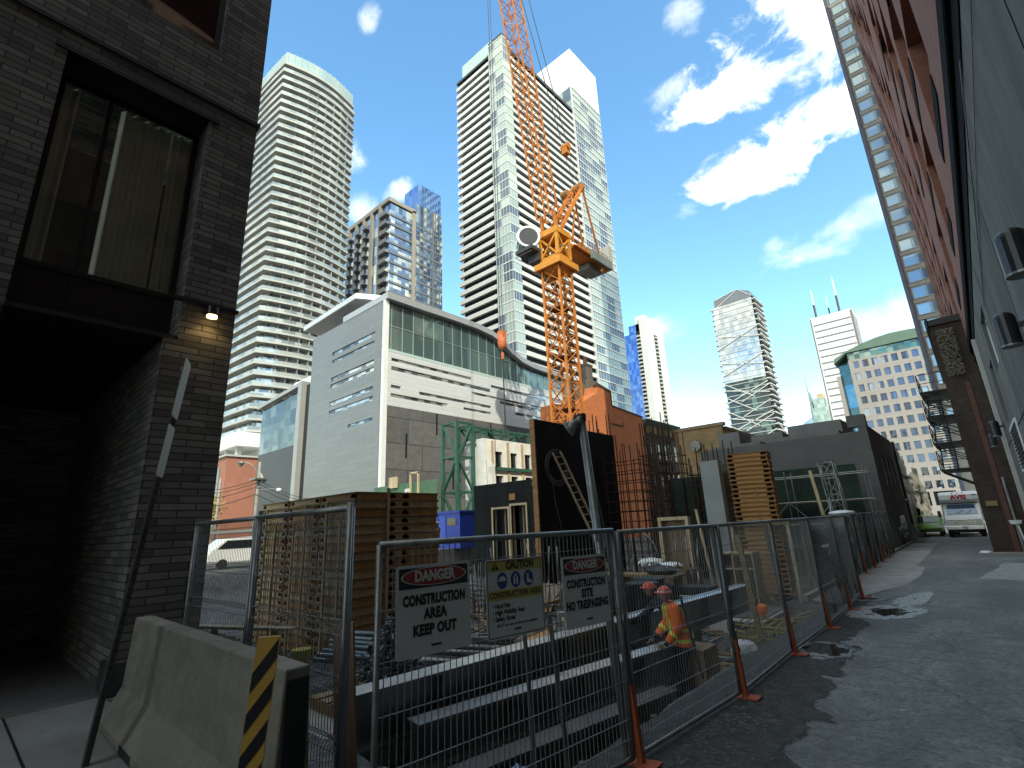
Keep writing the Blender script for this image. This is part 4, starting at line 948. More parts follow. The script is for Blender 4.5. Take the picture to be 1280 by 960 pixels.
for i,(p,q) in enumerate(zip(A_,Bq)): mk('rail',B().obox(p,q,.15,.09),M['pale_timber'],ld)
for k in range(17):
    t_=.04+k*.056; p=Vector(A_[0]).lerp(Vector(Bq[0]),t_);q=Vector(A_[1]).lerp(Vector(Bq[1]),t_); mk('rung',B().tube(p,q,.025,6),M['pale_timber'],ld)
lf=thing('formwork_wall','lower black formwork wall with two timber framed openings','formwork',(-25.3,24,-1))
b=B()
hol=[(-23.5,-22.2,-.2,3.15),(-21.9,-20.7,-.2,3.3)]
def wally(b,Y,x0,x1,z0,z1,holes,th):
    xc=sorted({x0,x1}|{h[0] for h in holes}|{h[1] for h in holes}); zc=sorted({z0,z1}|{h[2] for h in holes}|{h[3] for h in holes})
    for i in range(len(zc)-1):
        for j in range(len(xc)-1):
            xm=(xc[j]+xc[j+1])/2; zm=(zc[i]+zc[i+1])/2
            if not any(h[0]<xm<h[1] and h[2]<zm<h[3] for h in holes): b.box(xc[j],Y,zc[i],xc[j+1],Y+th,zc[i+1])
    return b
mk('panel',wally(b,24,-25.3,-19.0,-1,4.8,hol,.12),BP,lf)
for x0,x1,z0,z1 in hol:
    f=B().box(x0-.13,23.94,z0,x0,24.3,z1+.13).box(x1,23.94,z0,x1+.13,24.3,z1+.13).box(x0,23.94,z1,x1,24.3,z1+.13)
    fr=mk('opening_frame',f,M['pale_timber'],lf)
    mk('prop',B().box((x0+x1)/2,24.35,-1,(x0+x1)/2+.1,24.45,z1).box(x0,24.36,1.3,(x0+x1)/2+.2,24.44,1.5),M['timber'],fr)
    mk('backing',B().box(x0-.7,24.7,-1,x1+.3,24.75,z1+.3),M['cloth_dark'],fr)
mk('box_out',B().box(-22.0,23.93,3.65,-21.5,24.0,4.05),M['timber2'],lf)
# --- white sheathed facade held by green steel truss tower
wf2=thing('retained_facade','white sheathed old facade with window holes and timber uprights','facade',(-32,31.7,0))
b=B(); hs_=[]
for i in range(3):
    y=33.2+i*2.05
    for z in(5.0,7.2): hs_.append((y,y+.95,z,z+1.55))
wallx(b,-32,31.7,39.2,2,9.85,hs_,.35); b.box(-32.35,31.7,2,-34.5,32,9.85)
mk('wall',b,mat('white_sheathing',(.80,.79,.76),.7,0,.1,1.2,.15,12,.3),wf2)
for y in(32.6,34.7,36.75,38.8): mk('upright',B().box(-31.9,y,2.2,-31.998,y+.28,9.7),M['pale_timber'],wf2)
for a in hs_: mk('window',B().box(-32.25,a[0],a[2],-32.3,a[1],a[3]).box(-32.1,(a[0]+a[1])/2-.04,a[2],-32.24,(a[0]+a[1])/2+.04,a[3]),M['glass_dark'],wf2)
q=B()
for a in hs_: q.box(-31.96,a[0]-.05,a[2]-.12,-31.999,a[1]+.05,a[2]-.03)
mk('red_sills',q,mat('sill_red',(.35,.05,.04),.6),wf2)
mk('waler',B().box(-31.7,32.2,7.0,-31.89,39.2,7.3),M['truss_green'],wf2)
q=B()
for k in range(9): q.tube((-31.6,31.75+k*.12,2.5),(-31.65,31.78+k*.11,8.2-.1*k),.03,6)
mk('white_rods',q,M['white'],wf2)
gtw=thing('steel_truss','green steel truss tower bracing the white facade','truss',(-33,29.8,0))
mk('tower',B().lattice((-33.8,30.2,-1),(-33.8,30.2,11.2),1.9,4,.26,.16),M['truss_green'],gtw)
mk('beam_truss',B().lattice((-33.8,31.2,10.2),(-33.8,39.0,10.2),1.6,4,.2,.13),M['truss_green'],gtw)
for y in (31.2,35,39): mk('column',B().box(-33.1,y,0,-32.85,y+.25,11.2),M['truss_green'],gtw)
# --- site cabin, hoarding, stair, distant worker
sc_=thing('site_cabin','bright blue site cabin with paler doors','cabin',(-29,24.5,0.75))
mk('body',B().box(-31.0,24.5,.75,-27.3,26.4,3.15),M['blue'],sc_); mk('roof_rim',B().box(-31.1,24.4,3.152,-27.2,26.5,3.3),M['blue'],sc_)
for x in(-30.4,-29.5): mk('door',B().box(x,24.46,.9,x+.7,24.49,2.95),mat('door_blue',(.05,.10,.52),.5) if x<-30 else bpy.data.materials['door_blue'],sc_)
mk('window',B().box(-28.6,24.46,2.3,-27.7,24.49,2.8),M['glass_dark'],sc_)
hd=thing('hoarding','green plywood hoarding with a small white notice','hoarding',(-40,27,0))
mk('panel',B().box(-43,27.6,1.0,-33.5,27.7,6.2),M['green_ply'],hd); mk('notice',B().box(-38.0,27.55,4.6,-37.1,27.58,5.7),M['sign_white'],hd); mk('notice_mark',B().tube((-37.55,27.53,5.2),(-37.55,27.54,5.2),.24,12),M['sign_red'],hd)
one('plywood_board',B().box(-40.3,27.4,5.9,-39,27.5,6.9),M['pale_timber'],'pale square plywood board on top of the green hoarding','board')
one('door_frame',B().box(-37,27.3,4.0,-36.85,27.45,7.0).box(-35.9,27.3,4,-35.75,27.45,7).box(-37,27.3,6.9,-35.75,27.45,7.05),M['pale_timber'],'pale timber door frame standing beside the green hoarding','frame')
gd=thing('guard_rail','grey tube guard rail and landing below the green hoarding','railing',(-36,25.5,3.2)); q=B()
for k in range(7): q.tube((-42+k*1.3,26.2,3.5),(-42+k*1.3,26.2,4.7),.04,6)
q.tube((-42,26.2,4.7),(-34,26.2,4.7),.04,6).tube((-42,26.2,4.1),(-34,26.2,4.1),.03,6); mk('rails',q,M['galv'],gd); mk('landing',B().box(-42,25.9,3.3,-34,27.4,3.5),M['pale_timber'],gd)
st=thing('site_stair','grey steel site stair running down from the landing','stair',(-33,25.8,1)); q=B()
for y in(25.2,26.1): q.obox((-33.9,y,3.6),(-31.3,y,0),.08,.22); q.tube((-33.9,y,4.6),(-31.3,y,1.0),.03)
for k in range(12): q.box(-33.8+k*.21,25.2,3.4-k*.29,-33.5+k*.21,26.1,3.44-k*.29)
mk('flight',q,M['galv'],st)
# --- person helper
def body(name,parent,J,ed,mt,levels=2):
    me=bpy.data.meshes.new(name); off=wpos(parent); me.from_pydata([(p[0]-off.x,p[1]-off.y,p[2]-off.z) for p,r in J],ed,[]); o=bpy.data.objects.new(name,me); COL.objects.link(o); o.parent=parent; ORI[o.name]=off
    md=o.modifiers.new('skin','SKIN'); md.use_smooth_shade=True
    sv=me.skin_vertices[0].data
    for i,(p,r) in enumerate(J): sv[i].radius=(r if isinstance(r,tuple) else (r,r)); 
    sv[0].use_root=True
    s=o.modifiers.new('sub','SUBSURF'); s.levels=levels; s.render_levels=levels
    me.materials.append(mt); return o
# --- worker near the beams: facing left, looking down, arms lowered
W=Vector((-4.24,8.78,-.82))
wk=thing('person','person in orange high visibility vest and red hard hat bending over the steel beams','person',tuple(W))
fx=Vector((-.86,.0,0)); 
fdir=Vector((-.80,-.60,0)).normalized(); sdir=Vector((.60,-.80,0)).normalized()   # forward (left in the photo), towards his left side
def P3(f,s,z): return W+fdir*f+sdir*s+Vector((0,0,z))
J=[(P3(-.02,0,.95),(.17,.13)),(P3(.02,0,1.12),(.155,.125)),(P3(.07,0,1.30),(.19,.13)),(P3(.11,0,1.42),(.15,.10)),(P3(.15,0,1.50),.06),
 (P3(.09,.19,1.40),.075),(P3(.10,.27,1.14),.055),(P3(.27,.25,.92),.042),(P3(.34,.24,.87),.035),
 (P3(.10,-.19,1.40),.075),(P3(.16,-.27,1.14),.055),(P3(.36,-.22,.95),.042),(P3(.42,-.21,.91),.035),
 (P3(-.02,.10,.90),.10),(P3(.05,.11,.50),.07),(P3(-.02,.12,.08),.05),(P3(.14,.13,.03),.04),
 (P3(-.02,-.10,.90),.10),(P3(.10,-.11,.50),.07),(P3(.02,-.12,.08),.05),(P3(.18,-.13,.03),.04)]
ed=[(0,1),(1,2),(2,3),(3,4),(3,5),(5,6),(6,7),(7,8),(3,9),(9,10),(10,11),(11,12),(0,13),(13,14),(14,15),(15,16),(0,17),(17,18),(18,19),(19,20)]
body('body',wk,J,ed,M['cloth_dark'])
# head with face
hc=P3(.20,0,1.615)
hd_=B().ball(hc,.085,.095,.115,16,12); nd=fdir
hd_.ball(hc+nd*.095+Vector((0,0,-.01)),.018,.018,.028,8,6)
for s in(-1,1): hd_.ball(hc+sdir*s*.09+Vector((0,0,-.01)),.016,.022,.032,8,6)
hh=mk('head',hd_,M['skin'],wk,smooth=True)
q=B()
for s in(-1,1): q.ball(hc+nd*.085+sdir*s*.034+Vector((0,0,.02)),.01,.012,.008,6,5)
q.box(*(hc+nd*.09+Vector((-.02,-.02,-.062))),*(hc+nd*.092+Vector((.02,.02,-.056)))); mk('face_features',q,M['black'],hh)
# hard hat: dome, brim, ridge
q=B(); n=20
for j in range(6):
    a0=j/6*math.pi/2;a1=(j+1)/6*math.pi/2
    q.tube(hc+Vector((0,0,.035+.115*math.sin(a0))),hc+Vector((0,0,.035+.115*math.sin(a1))),.122*math.cos(a0),n,max(.003,.122*math.cos(a1)),cap=False)
ht=mk('hard_hat',q,M['helmet'],wk,smooth=True)
br=[hc+nd*(math.cos(2*math.pi*i/24)*(.165 if math.cos(2*math.pi*i/24)>0 else .135))+sdir*math.sin(2*math.pi*i/24)*.135+Vector((0,0,.035)) for i in range(24)]
mk('brim',B().add([tuple(v) for v in br]+[tuple(v+Vector((0,0,.014))) for v in br],[tuple(range(23,-1,-1)),tuple(range(24,48))]+[(i,(i+1)%24,24+(i+1)%24,24+i) for i in range(24)]),M['helmet'],ht)
mk('headband_stripe',B().tube(hc+Vector((0,0,.052)),hc+Vector((0,0,.072)),.124,20,.121),M['silver'],ht)
# vest and sleeves, offset shells over the torso
def shell(rings,n=18):
    b=B()
    for c,rx,ry in rings:
        for i in range(n):
            a=2*math.pi*i/n; k=1+.045*math.sin(3*a+c.z*9)+.03*math.sin(7*a+c.z*17)
            b.v.append(tuple(c+sdir*(rx*k*math.cos(a))+fdir*(ry*k*math.sin(a))))
    for j in range(len(rings)-1):
        for i in range(n): b.f.append((j*n+i,j*n+(i+1)%n,(j+1)*n+(i+1)%n,(j+1)*n+i))
    return b
vr=[(P3(-.03,0,.83),.215,.165),(P3(-.01,0,.95),.215,.17),(P3(.02,0,1.1),.205,.165),(P3(.06,0,1.25),.225,.165),(P3(.10,0,1.38),.225,.15),(P3(.12,0,1.455),.17,.11),(P3(.14,0,1.50),.09,.075)]
vs_=mk('vest',shell(vr),M['hivis'],wk,smooth=True)
def armshell(a,b_,r0,r1): return B().tube(a,b_,r0,12,r1,cap=False)
for s,el_,wr in((.2,P3(.10,.27,1.14),P3(.27,.25,.92)),(-.2,P3(.16,-.27,1.14),P3(.36,-.22,.95))):
    sh_=P3(.10,s,1.41); sl_=armshell(sh_,el_,.10,.082); q2=armshell(el_,wr,.084,.062); sl_.add(q2.v,q2.f); sl_.ball(el_,.083,.083,.083,10,8); sl_.ball(sh_,.102,.102,.102,10,8)
    sv_=mk('sleeve',sl_,M['hivis'],wk,smooth=True)
    d_=(wr-el_); q2=armshell(el_+d_*.35,el_+d_*.55,.081,.075); mk('cuff_band',q2,M['lime'],sv_)
def ringband(z0,z1,c0,c1,rx,ry): return shell([(c0,rx,ry),(c1,rx,ry)])
for z0,z1,f0,f1,rx,ry in((.885,.945,-.02,-.012,.222,.174),(1.06,1.11,.012,.022,.214,.172)):
    mk('lime_band',shell([(P3(f0,0,z0),rx,ry),(P3(f1,0,z1),rx,ry)]),M['lime'],vs_,smooth=True)
for s in(-1,1):
    q=B()
    for sg in(1,-1):
        pts=[P3(f+sg*o,s*.105,z) for f,o,z in((-.01,.158,.95),(.02,.155,1.1),(.06,.15,1.25),(.10,.135,1.38),(.12,.085,1.47))]
        for a,c in zip(pts[:-1],pts[1:]): q.obox(a,c,.055,.03,tuple(fdir))
    mk('lime_brace',q,M['lime'],vs_)
# gloved hands with separate fingers
for f,s in((.34,.24),(.42,-.21)):
    hw=P3(f,s,.90); q=B().ball(hw+fdir*.05+Vector((0,0,-.03)),.042,.042,.03,10,7)
    for k in range(4):
        o_=sdir*(.028-.019*k); L_=.06-.006*abs(k-1)
        p0=hw+fdir*.085+o_+Vector((0,0,-.045)); p1=p0+fdir*L_*.6+Vector((0,0,-.02)); p2=p1+fdir*L_*.3+Vector((0,0,-.035)); q.tube(p0,p1,.0105,7,.0095).tube(p1,p2,.0095,7,.008)
    p0=hw+fdir*.04-sdir*.04*(1 if s>0 else -1)+Vector((0,0,-.035)); q.tube(p0,p0+fdir*.05-sdir*.012*(1 if s>0 else -1)+Vector((0,0,-.02)),.012,7,.009)
    mk('glove',q,M['timber'],wk,smooth=True)
# second worker close behind, in a dark jacket
W2=Vector((-4.72,9.30,-.76)); keep=W; W=W2
w2=thing('person','person in dark navy jacket and red hard hat crouching behind the vested worker','person',tuple(W2))
J=[(P3(-.12,0,.86),(.18,.14)),(P3(-.06,0,1.05),(.18,.14)),(P3(.04,0,1.24),(.21,.15)),(P3(.13,0,1.37),(.17,.12)),(P3(.2,0,1.45),.065),
 (P3(.08,.21,1.32),.085),(P3(-.02,.36,1.12),.066),(P3(.1,.40,.90),.05),(P3(.16,.40,.84),.04),
 (P3(.12,-.2,1.34),.085),(P3(.34,-.26,1.12),.066),(P3(.58,-.22,.98),.05),(P3(.65,-.21,.95),.04),
 (P3(-.1,.11,.82),.11),(P3(.1,.12,.46),.08),(P3(-.02,.13,.08),.055),(P3(.14,.14,.03),.045),
 (P3(-.1,-.11,.82),.11),(P3(.14,-.12,.46),.08),(P3(.02,-.13,.08),.055),(P3(.18,-.14,.03),.045)]
body('body',w2,J,ed,mat('navy_jacket',(.016,.018,.03),.85,0,.3,6,.4,20))
hc2=P3(.27,0,1.56); o_=hc2-hc
def moved(ob,parent,mt,name):
    me=ob.data; off=wpos(ob.parent) if ob.parent else Vector(); b=B(); base=ORI[ob.name]
    b.v=[tuple(Vector(v.co)+base+o_) for v in me.vertices]; b.f=[tuple(p.vertices) for p in me.polygons]; return mk(name,b,mt,parent,smooth=True)
h2=moved(hh,w2,M['skin'],'head'); ht2=moved(ht,w2,M['helmet'],'hard_hat'); moved([c for c in ht.children if c.name.startswith('brim')][0],ht2,M['helmet'],'brim')
W=keep
# small distant workers by the cabin
def far_person(x,y,z,lab,rz=0):
    o=Vector((x,y,z)); t=thing('person',lab,'person',(x,y,z))
    q=lambda a,b_,c:(x+a,y+b_,z+c)
    J=[(q(0,0,.95),(.16,.12)),(q(0,0,1.25),(.19,.13)),(q(0,0,1.42),.13),(q(0,0,1.52),.06),(q(0,0,1.64),.10),(q(.24,0,1.38),.07),(q(.27,-.03,1.1),.05),(q(.25,-.15,.9),.04),(q(-.24,0,1.38),.07),(q(-.27,-.03,1.1),.05),(q(-.22,-.2,1.0),.04),(q(.1,0,.85),.1),(q(.11,-.02,.5),.07),(q(.11,0,.06),.05),(q(-.1,0,.85),.1),(q(-.11,-.04,.5),.07),(q(-.11,0,.06),.05)]
    body('body',t,J,[(0,1),(1,2),(2,3),(3,4),(2,5),(5,6),(6,7),(2,8),(8,9),(9,10),(0,11),(11,12),(12,13),(0,14),(14,15),(15,16)],M['cloth_dark'],1)
    b=B()
    for j,(c,rx,ry) in enumerate([(.82,.21,.16),(1.0,.21,.16),(1.25,.23,.16),(1.42,.2,.13),(1.48,.1,.08)]):
        for i in range(12): a=2*math.pi*i/12; b.v.append((x+rx*math.cos(a),y+ry*math.sin(a),z+c))
    for j in range(4):
        for i in range(12): b.f.append((j*12+i,j*12+(i+1)%12,(j+1)*12+(i+1)%12,(j+1)*12+i))
    v=mk('vest',b,M['hivis'],t,smooth=True); mk('lime_band',B().tube((x,y,z+1.05),(x,y,z+1.12),.225,12,cap=False),M['lime'],v)
    mk('hard_hat',B().ball((x,y,z+1.72),.13,.14,.12,12,8).tube((x,y,z+1.68),(x,y,z+1.70),.16,12),M['white'],t,smooth=True)
    return t
far_person(-28.2,23.2,.75,'distant person in orange vest and white hard hat by the blue cabin')
one('site_slab',B().box(-36,20,-.3,-28,27.5,.74),M['concrete'],'raised concrete slab under the blue cabin','slab')
# --- steel beams along the fence
def hbeam(p,q,h,w,name,lab,matl,grp=None):
    p=Vector(p);q=Vector(q); b=B(); up_=Vector((0,0,1))
    b.obox(p+up_*(h/2),q+up_*(h/2),w,.03).obox(p-up_*(h/2),q-up_*(h/2),w,.03).obox(p,q,.03,h-.03)
    t=thing(name,lab,'steel beam',tuple(p),grp); mk('section',b,matl,t)
    if matl is BST: mk('sky_bright_top',B().obox(p+up_*(h/2+.018),q+up_*(h/2+.018),w*.97,.004),BTP,t)  # paler sheet on the flange, sky reflection put into its colour
    e=B(); d=(q-p)
    n=int(d.length/1.2)
    for k in range(1,n): c=p+d*(k/n); s=d.normalized(); e.obox(c-s*.01,c+s*.01,w*.9,h-.06)
    mk('stiffeners',e,matl,t); return t
BST=mat('beam_steel',(.23,.23,.235),.33,.75,.3,2,.1,30,.3)
BTP=mat('sky_bright_steel',(.72,.73,.73),.34,.85,.25,5,.08,40,.35)
BDK=mat('beam_dark_steel',(.11,.10,.095),.5,.5,.35,2,.15,30,.4)
hbeam((-5.75,3.4,.02),(-5.1,14.6,.02),.56,.34,'steel_beam','longest bright topped steel beam, behind the worker',BST)
hbeam((-5.3,4.0,-.28),(-4.35,9.2,-.22),.46,.3,'steel_beam','nearer steel beam in front of the worker',BST)
hbeam((-4.7,3.0,-.52),(-3.95,7.6,-.5),.34,.3,'steel_beam','lowest dark steel beam closest to the fence',BDK)
hbeam((-6.3,3.6,-.55),(-5.75,13,-.55),.5,.34,'steel_beam','dark steel beam lying under the longest bright one',BDK)
one('beam_block',B().box(-4.5,8.9,-.95,-3.95,9.5,-.08),M['timber'],'dark timber block under the end of the nearer beam','block')
for i,(x,y) in enumerate(((-5.3,5.2),(-4.95,8.6),(-5.2,12))): one('sleeper',B().box(x-1.0,y-.12,-1,x+.9,y+.12,-.80),M['timber'],'rough timber sleeper under the steel beams','sleeper','sleepers under the beams')
bb_=thing('plastic_bag','crumpled blue plastic bags on the ground behind the fence','bag',(-3.6,3.55,-.3)); rnd=random.Random(6)
for k,(dx,dy,s) in enumerate(((0,0,.14),(-.08,.26,.12),(.1,.5,.16))): mk('bag',B().ball((-3.75+dx,3.45+dy,-.28+s*.5),s,s*1.1,s*.8,12,8,.16,rnd),M['blue_bag'],bb_)
# --- scaffold clamps heap on a pallet, tube bundles
plt=thing('pallet','low timber pallet carrying the heap of scaffold clamps','pallet',(-7.6,5.2,-.55)); q=B()
for k in range(6): q.box(-8.5+k*.32,4.4,-.42,-8.27+k*.32,6.0,-.39)
for y in(4.4,5.15,5.9): q.box(-8.5,y,-.55,-6.7,y+.1,-.42)
mk('boards',q,M['timber'],plt)
b=B(); rnd=random.Random(9)
for k in range(460):
    a=rnd.uniform(0,6.28); r=abs(rnd.gauss(0,.32)); x=-7.6+r*math.cos(a)*1.1; y=5.25+r*math.sin(a)*.9; z=-.38+max(0,(.8-r))*rnd.uniform(.1,1.35)
    d=Vector((rnd.gauss(0,1),rnd.gauss(0,1),rnd.gauss(0,.6))).normalized()*.08
    b.obox(Vector((x,y,z))-d,Vector((x,y,z))+d,.05,.02); 
    if k%3==0: b.tube(Vector((x,y,z)),Vector((x,y,z))+Vector((-d.y,d.x,.06)),.018,6)
o=mk('scaffold_clamps',b,mat('clamp_grey',(.13,.14,.145),.5,.6,.4,6,0)); o['kind']='stuff'; tag(o,'tangled heap of grey scaffold clamps on the low pallet','scaffold clamps')
one('rag',B().ball((-8.0,5.3,.42),.07,.06,.05,8,6,.2),M['hivis'],'small orange rag on top of the clamp heap','rag')
b0=B().tube((0,0,0),(4.2,0,0),.045,8); PT=M['galv']
pp=one('scaffold_tube',b0,PT,'grey scaffold tube in the bundle behind the clamp heap','tube','scaffold tubes in the bundle',smooth=True)
for k in range(13):
    o=pp if k==0 else dup(pp); o.location=(-11.0+rnd.uniform(-.2,.2),5.75+(k%7)*.13,-.45+(k//7)*.11+.06*(k%7)); o.rotation_euler=(0,R(rnd.uniform(-1,1)),R(18+rnd.uniform(-2,2)))
b=B(); 
for k in range(10): b.box(-9.2+k*.1,3.6+.002*k,-.86,-9.15+k*.1,5.6,-.82)
one('concrete_block',B().box(-8.9,3.9,-1.0,-6.2,4.9,-.56),M['concrete'],'pale concrete block below the clamp pallet','block',bevel=.02)
# --- drums, bins and crates behind the beams
dr=thing('drum','black plastic drum behind the danger sign','drum',(-9.4,14.2,-1),'black drums behind the beams')
mk('body',B().tube((-9.4,14.2,-1),(-9.4,14.2,.25),.46,20),M['black_plastic'],dr); mk('rim',B().tube((-9.4,14.2,.22),(-9.4,14.2,.30),.49,20),M['black'],dr); mk('hoop',B().tube((-9.4,14.2,-.5),(-9.4,14.2,-.45),.475,20),M['black'],dr)
for i,(x,y,l) in enumerate(((-8.3,15.4,'black plastic drum right of the first, behind the beams'),(-8.9,13.2,'black plastic drum nearest the beams'),(-7.9,14.2,'black plastic drum closest to the worker'))): dup(dr,loc=(x,y,-1),label=l)
cr=thing('crate','dark open crate of offcuts near the grey column','crate',(-9.5,19.5,-1)); 
mk('sides',B().box(-10.4,18.8,-1,-8.6,18.86,.2).box(-10.4,20.2,-1,-8.6,20.26,.2).box(-10.4,18.86,-1,-10.34,20.2,.2).box(-8.66,18.86,-1,-8.6,20.2,.2),M['plywood'],cr); mk('base',B().box(-10.34,18.86,-1,-8.66,20.2,-.9),M['plywood'],cr)
one('plastic_sheet',B().ball((-9.5,19.5,.3),.5,.45,.14,14,8,.12),M['tarp'],'white plastic sheet crumpled on the dark crate','sheet')
one('plastic_sheet',B().ball((-11.5,21.8,.2),.6,.5,.22,14,8,.14),M['tarp'],'white plastic sheet heaped below the black wall','sheet')
one('black_bag',B().ball((-8.9,17.4,.34),.62,.4,.18,12,8,.1),M['black_plastic'],'dark bag slumped on a low bench behind the worker','bag')
bn=thing('bench','long low work bench behind the worker','bench',(-10,17.4,-1)); mk('top',B().box(-13,17.0,.12,-8.2,17.9,.2),M['timber'],bn)
for x in(-12.8,-10.5,-8.4): mk('leg',B().box(x,17.1,-1,x+.1,17.8,.12),M['timber'],bn)
wb=thing('pale_board','pair of pale boards standing behind the worker','board',(-7,13.2,-1)); mk('board',B().box(-6.95,14.6,-1,-6.4,14.64,-.05),M['sign_white'],wb); mk('board',B().box(-6.25,14.7,-1,-5.75,14.74,.0),M['sign_white'],wb)
bx=thing('crate','tall open timber box with two compartments beside the column foot','crate',(-6.9,19.2,-1)); mk('frame',B().box(-7.3,18.5,-1,-7.25,19.2,.85).box(-6.75,18.5,-1,-6.7,19.2,.85).box(-6.1,18.5,-1,-6.05,19.2,.85).box(-7.25,18.5,.3,-6.1,19.2,.34).box(-7.25,18.5,.8,-6.1,19.2,.85),M['pale_timber'],bx); mk('back',B().box(-7.3,19.2,-1,-6.05,19.24,.85),M['plywood'],bx)
one('black_bin',B().prism([(-8.6,-1),(-7.1,-1),(-7.0,-.1),(-8.7,-.1)],1,16.8,17.6),M['black_plastic'],'black skip shaped tub before the tall timber box','tub')
sh=thing('sheet_stack','stack of grey sheets lying on the ground by the small stacks','sheets',(-6,15.5,-1)); rnd=random.Random(2)
for k in range(6): mk('sheet',B().box(-7.3+rnd.uniform(-.2,.2),15.6+rnd.uniform(-.3,.3),-1+k*.05,-5.2+rnd.uniform(-.2,.2),18.0,-.965+k*.05),[M['concrete_lt'],M['sign_white'],M['galv']][k%3],sh)
cg=thing('cage','yellow wire cage lying on its side near the small stacks','cage',(-4.5,13.6,-.95)); q=B()
for k in range(7):
    x=-5.0+k*.18; q.path([(x,13.3,-.95),(x,13.3,-.45),(x,14.1,-.4),(x,14.1,-.95)],.016,5)
for yz in((13.3,-.45),(14.1,-.4),(13.3,-.7),(14.1,-.7)): q.tube((-5.0,*yz),(-3.92,*yz),.018,5)
mk('bars',q,M['yellow_net'],cg)
one('plastic_bag',B().ball((-4.25,11.6,-.62),.26,.24,.2,12,8,.15),M['tarp'],'white plastic bag beside the yellow wire cage','bag')
one('cable_loop',B().path([(-5.1+.5*math.cos(a),12.2+.4*math.sin(a),-.9+.05*math.sin(3*a)) for a in [i*.35 for i in range(19)]],.03,6),M['truss_green'],'green hose loop lying before the yellow cage','hose')
b=B().tube((-5.2,10.6,-.62),(-3.9,11.3,-.72),.05,10); one('pipe',b,M['galv'],'grey pipe lying by the white bag','pipe',smooth=True)
one('timber_prop',B().obox((-4.4,13.2,-1),(-4.7,13.5,1.6),.12,.08),M['timber'],'splintered timber post leaning behind the round puddle fence','prop')
one('marker_flag',B().ball((-3.7,11.4,.22),.10,.1,.13,8,6,.2),M['hivis'],'small orange marker bag hung behind the fence','marker')
# loose rubble over the site floor: nobody could count it
b=B(); rnd=random.Random(77)
for k in range(3400):
    x=(-2.55+abs(rnd.gauss(0,.3)) if k%4==1 else -3.4-abs(rnd.gauss(0,1.6))) if k%2 else rnd.uniform(-15,-3.4); y=rnd.uniform(3.4,16 if k%2 else 31); s=rnd.uniform(.012,.045)
    if k%4==1: s*=.5; y=3.2+abs(rnd.gauss(0,2.6))
    z=pit(x,y)+s*.3
    b.ball((x,y,z),s*rnd.uniform(.7,1.5),s*rnd.uniform(.7,1.5),s*.7,5,3,.2,rnd)
o=mk('gravel',b,mat('loose_stones',(.125,.12,.11),.95,0,.5,1,0)); o['kind']='stuff'; tag(o,'loose stones and rubble scattered over the site floor','gravel')
b=B()
for k in range(280):
    x=rnd.uniform(-15,-4.2);y=rnd.uniform(9,24); a=rnd.uniform(0,3.14);l=rnd.uniform(.2,.9); z=pit(x,y)+rnd.uniform(.02,.15)
    b.obox((x-l*math.cos(a),y-l*math.sin(a),z),(x+l*math.cos(a),y+l*math.sin(a),z+rnd.uniform(-.08,.12)),rnd.uniform(.05,.16),.03)
o=mk('timber_debris',b,[M['timber']]); o['kind']='stuff'; tag(o,'scattered timber offcuts on the site floor behind the beams','debris')
# loose boards, props and pipes that litter the working floor
lb=thing('formwork_board','loose formwork board lying on the site floor behind the steel beams','board',(0,0,0),'loose formwork boards on the floor')
mk('sheet',B().box(-.6,-.3,0,.6,.3,.02),M['tray_b'],lb); mk('edge_batten',B().box(-.6,-.3,.021,.6,-.24,.07).box(-.6,.24,.021,.6,.3,.07),M['pale_timber'],lb)
rnd=random.Random(41)
for k in range(34):
    o=lb if k==0 else dup(lb); o.location=(rnd.uniform(-15.5,-6.6),rnd.uniform(10.2,23.5),-.93+rnd.uniform(0,.3)); o.rotation_euler=(rnd.uniform(-.35,.35),rnd.uniform(-.35,.35),rnd.uniform(0,3.1)); o.scale=(rnd.uniform(.7,1.6),rnd.uniform(.6,1.2),1)
sp_t=thing('steel_prop','galvanised steel prop lying or leaning on the site floor','prop',(0,0,0),'steel props on the site floor')
mk('outer_tube',B().tube((0,0,0),(0,0,1.3),.035,8),M['galv'],sp_t,smooth=True); mk('inner_tube',B().tube((0,0,1.3),(0,0,2.3),.025,8),M['galv'],sp_t,smooth=True); mk('end_plate',B().box(-.08,-.08,-.01,.08,.08,0),M['rust'],sp_t); mk('collar',B().tube((0,0,1.24),(0,0,1.34),.05,8),M['rust'],sp_t)
for k in range(30):
    o=sp_t if k==0 else dup(sp_t); up_r=k%3==0
    o.location=(rnd.uniform(-15.5,-6.6),rnd.uniform(10.5,24),-.92); o.rotation_euler=(rnd.uniform(.05,.4) if up_r else R(88)+rnd.uniform(-.1,.05),0,rnd.uniform(0,6.3))
cb_t=thing('concrete_splashed_bucket','concrete splashed bucket among the boards on the site floor','bucket',(0,0,0),'buckets on the site floor')
mk('body',B().tube((0,0,0),(0,0,.36),.13,12,.17),M['concrete_lt'],cb_t); mk('handle',B().path([(.17*math.cos(a),0,.36+.17*math.sin(a)) for a in [i*math.pi/8 for i in range(9)]],.008,5),M['rust'],cb_t)
for k in range(9):
    o=cb_t if k==0 else dup(cb_t); o.location=(rnd.uniform(-12,-6.6),rnd.uniform(10,19),-.95)
